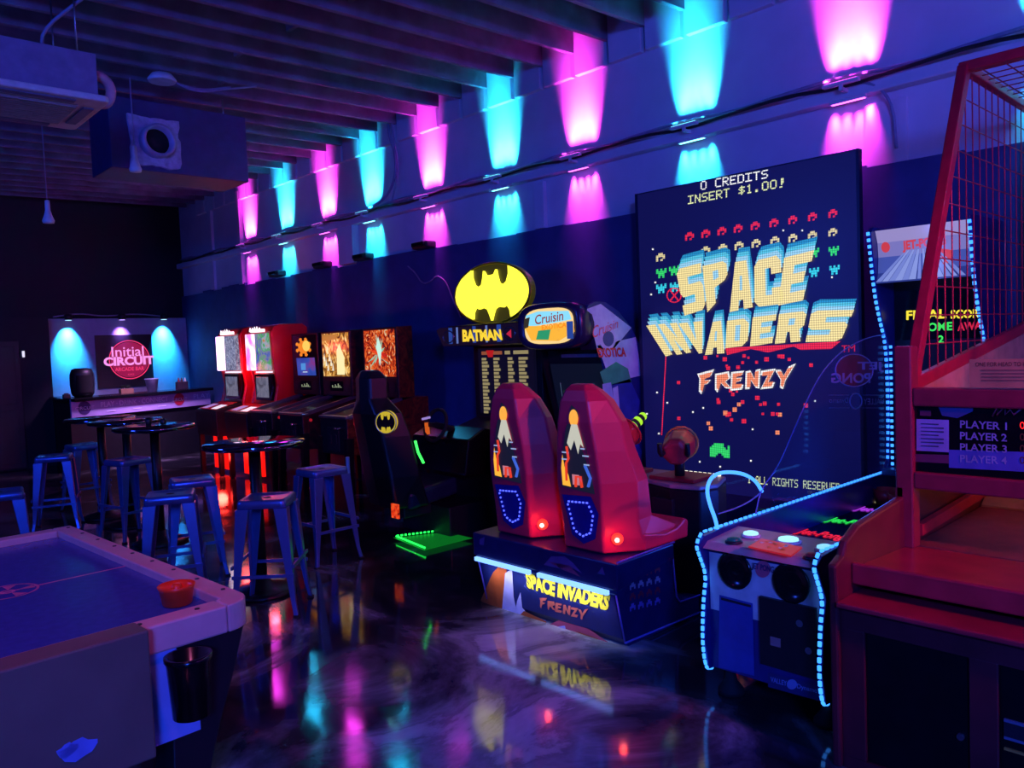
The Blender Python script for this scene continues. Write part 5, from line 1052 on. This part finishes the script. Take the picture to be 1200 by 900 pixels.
MB().box(PX+.005, PX+.075, yr+.075, yl-.075, 1.36, 1.44).build('upper_rail', mat('red_post', '#8a2438', .35), t, .008); MB().box(PX+.005, PX+.075, yr+.075, yl-.075, 1.0, 1.075).build('lower_rail', mat('red_post', '#8a2438', .35), t, .008)
SX = PX+.03; sb = MB().box(SX, SX+.03, yr+.075, yl-.075, 1.075, 1.36)
def G(px, py, k=1): return onx(px, py, SX-.001*k)
def gr(x0, y0, x1, y1, m, k=1): sb.poly([G(x0,y0,k), G(x1,y0+(x1-x0)*.03,k), G(x1,y1+(x1-x0)*.055,k), G(x0,y1,k)], m)
gr(1074,491,1112,528,1); 
for j in range(7): gr(1079,496+j*4.3,1106 if j % 3 else 1100,497+j*4.3,2,3)
gr(1072,532,1112,541,3); gr(1112,527,1200,548,4)
sb.poly([G(1096,469,2), G(1141,471,2), G(1140,482,2), G(1122,490,2), G(1104,487,2)], 5)
for i in range(4):
    y0 = 492.5+13.4*i; sb.text('PLAYER %d' % (i+1), [G(1125,y0,3), G(1180,y0+2.5,3), G(1180,y0+11.5,3), G(1125,y0+9,3)], 6, .02)
sb.tube([G(1163,488,3), G(1170,476,3), G(1168,487,3), G(1178,476,3), G(1178,486,3), G(1184,480,3), G(1188,486,3), G(1196,480,3)], .004, 5, 7)
sb.poly([G(1082,469,3), G(1089,469,3), G(1089,475,3), G(1082,475,3)], 2); gr(1078,481,1091,487,3)
for i in range(4): sb.text('0', [G(1195,494+13.6*i,3), G(1201,494.5+13.6*i,3), G(1201,503+13.6*i,3), G(1195,502.5+13.6*i,3)], 8 if i == 0 else 9, .0)
sb.build('scoreboard', [BLACKG, mat('lilac_card', '#9a90c0', .5), mat('ink', '#3a3a58', .6), mat('wine_print', '#6a2848', .5), mat('violet_strip', '#5058a8', .5), mat('slate_badge', '#3e4a80', .5), mat('grey_lettering', '#8c8cae', .5), mat('rose_script', '#8a4058', .5), glow('#ff2018', 1.5), glow('#401010', .6)], t)
# cage
RED = mat('red_powder_coat', '#b02038', .35, .1)
z_at = lambda x: 1.46+(x-3.78)*.128
pA = V(3.77, yl-.02, 1.46); pB = V(4.48, yl-.02, 2.99)
for y, nm in ((yl-.02, 0), (yr+.02, 1)):
    MB().bar((3.70,y,1.36), (4.48,y,2.99), .05, .06).build('cage_post', RED, t, .006)
    MB().bar((4.48,y,2.99), (5.72,y,2.97), .04, .05).build('cage_top_rail', RED, t, .006)
    MB().bar((3.72,y,1.44), (5.72,y,z_at(5.72)), .035, .06).build('cage_ramp_rail', RED, t, .006)
    wm = MB(); x = 3.86
    while x < 5.7:
        zt = 2.98 if x > 4.48 else 1.46+(x-3.77)*(1.53/.71); wm.cyl((x,y,z_at(x)), (x,y,zt), .0035, n=5, sm=False); x += .105
    z = 1.62
    while z < 2.95:
        xa_ = 3.77+(z-1.46)*(.71/1.53); xb_ = min(5.72, 3.78+(z-1.46)/.128); 
        if xb_ > xa_: wm.cyl((xa_,y,z), (xb_,y,z), .0035, n=5, sm=False)
        z += .135
    wm.build('cage_side_mesh', RED, t)
    MB().box(3.68, 5.7, y-.006, y+.006, 1.0, 1.44).prism([(3.72,1.44),(5.7,1.44),(5.7,z_at(5.7)-.03)], 'y', y-.006, y+.006).build('side_sheet', BEIGE, t)
MB().bar((4.48,yl,2.99), (4.48,yr,2.99), .05, .05).build('cage_top_rail', RED, t, .006); MB().bar((5.72,yl,2.97), (5.72,yr,2.97), .05, .05).build('cage_top_rail', RED, t, .006)
wm = MB(); x = 4.58
while x < 5.7: wm.cyl((x,yl-.02,2.985), (x,yr+.02,2.985), .0035, n=5, sm=False); x += .105
y = yr+.1
while y < yl-.03: wm.cyl((4.48,y,2.985), (5.72,y,2.985), .0035, n=5, sm=False); y += .105
wm.build('cage_top_mesh', RED, t)
for y in (yl-.02, yr+.02): MB().bar((5.72,y,.9), (5.72,y,2.99), .05, .05).build('cage_rear_post', RED, t, .006)
MB().hexa([(4.6,yr+.035,.74),(5.6,yr+.035,1.28),(5.6,yl-.04,1.28),(4.6,yl-.04,.74)], [(4.6,yr+.035,.76),(5.6,yr+.035,1.30),(5.6,yl-.04,1.30),(4.6,yl-.04,.76)]).build('return_ramp', BEIGE, t)
MB().hexa([(PX+.08,yr+.035,.71),(4.6,yr+.035,.73),(4.6,yl-.04,.73),(PX+.08,yl-.04,.71)], [(PX+.08,yr+.035,.735),(4.6,yr+.035,.75),(4.6,yl-.04,.75),(PX+.08,yl-.04,.735)]).build('ball_ramp', mat('red_ramp_felt', '#8a3a34', .6), t)
MB().bar((PX+.1,yl-.06,.80), (4.6,yl-.06,.84), .03, .05).build('ramp_side_rail', RED, t)
MB().box(5.62, 5.68, yr+.04, yl-.045, 1.3, 2.7).build('backboard', mat('pale_backboard', '#5c4a70', .5), t, .01)
MB().tube([(5.42+.16*math.cos(i/24*2*PI), .86+.16*math.sin(i/24*2*PI), 2.0) for i in range(24)], .012, 8, closed=True).bar((5.58,.86,2.0), (5.62,.86,2.0), .06, .06).build('hoop', mat('orange_hoop', '#e05018', .4), t)
sg = MB().box(PX-.0, PX+.012, yr+.075, 1.118, 1.445, 1.56)
sg.text('ONE FOR HEAD TO HEAD', [onx(1143,424.5,PX-.002), onx(1215,424,PX-.002), onx(1215,429,PX-.002), onx(1143,429.5,PX-.002)], 1)
for j in range(4): sg.poly([onx(1150,433+j*4,PX-.002), onx(1212,433+j*4,PX-.002), onx(1212,434.4+j*4,PX-.002), onx(1150,434.4+j*4,PX-.002)], 2)
sg.build('rules_sign', [mat('amber_card', '#c08858', .5), mat('brown_ink', '#40201c', .6), mat('faint_ink', '#8a5c44', .6)], t)
light('POINT', 'basketball_red_lamp', (3.3, .55, 2.5), (1., .07, .2), 8, .12)
light('POINT', 'ramp_lamp', (4.5, .6, 1.05), (1., .28, .06), 3.5, .05)
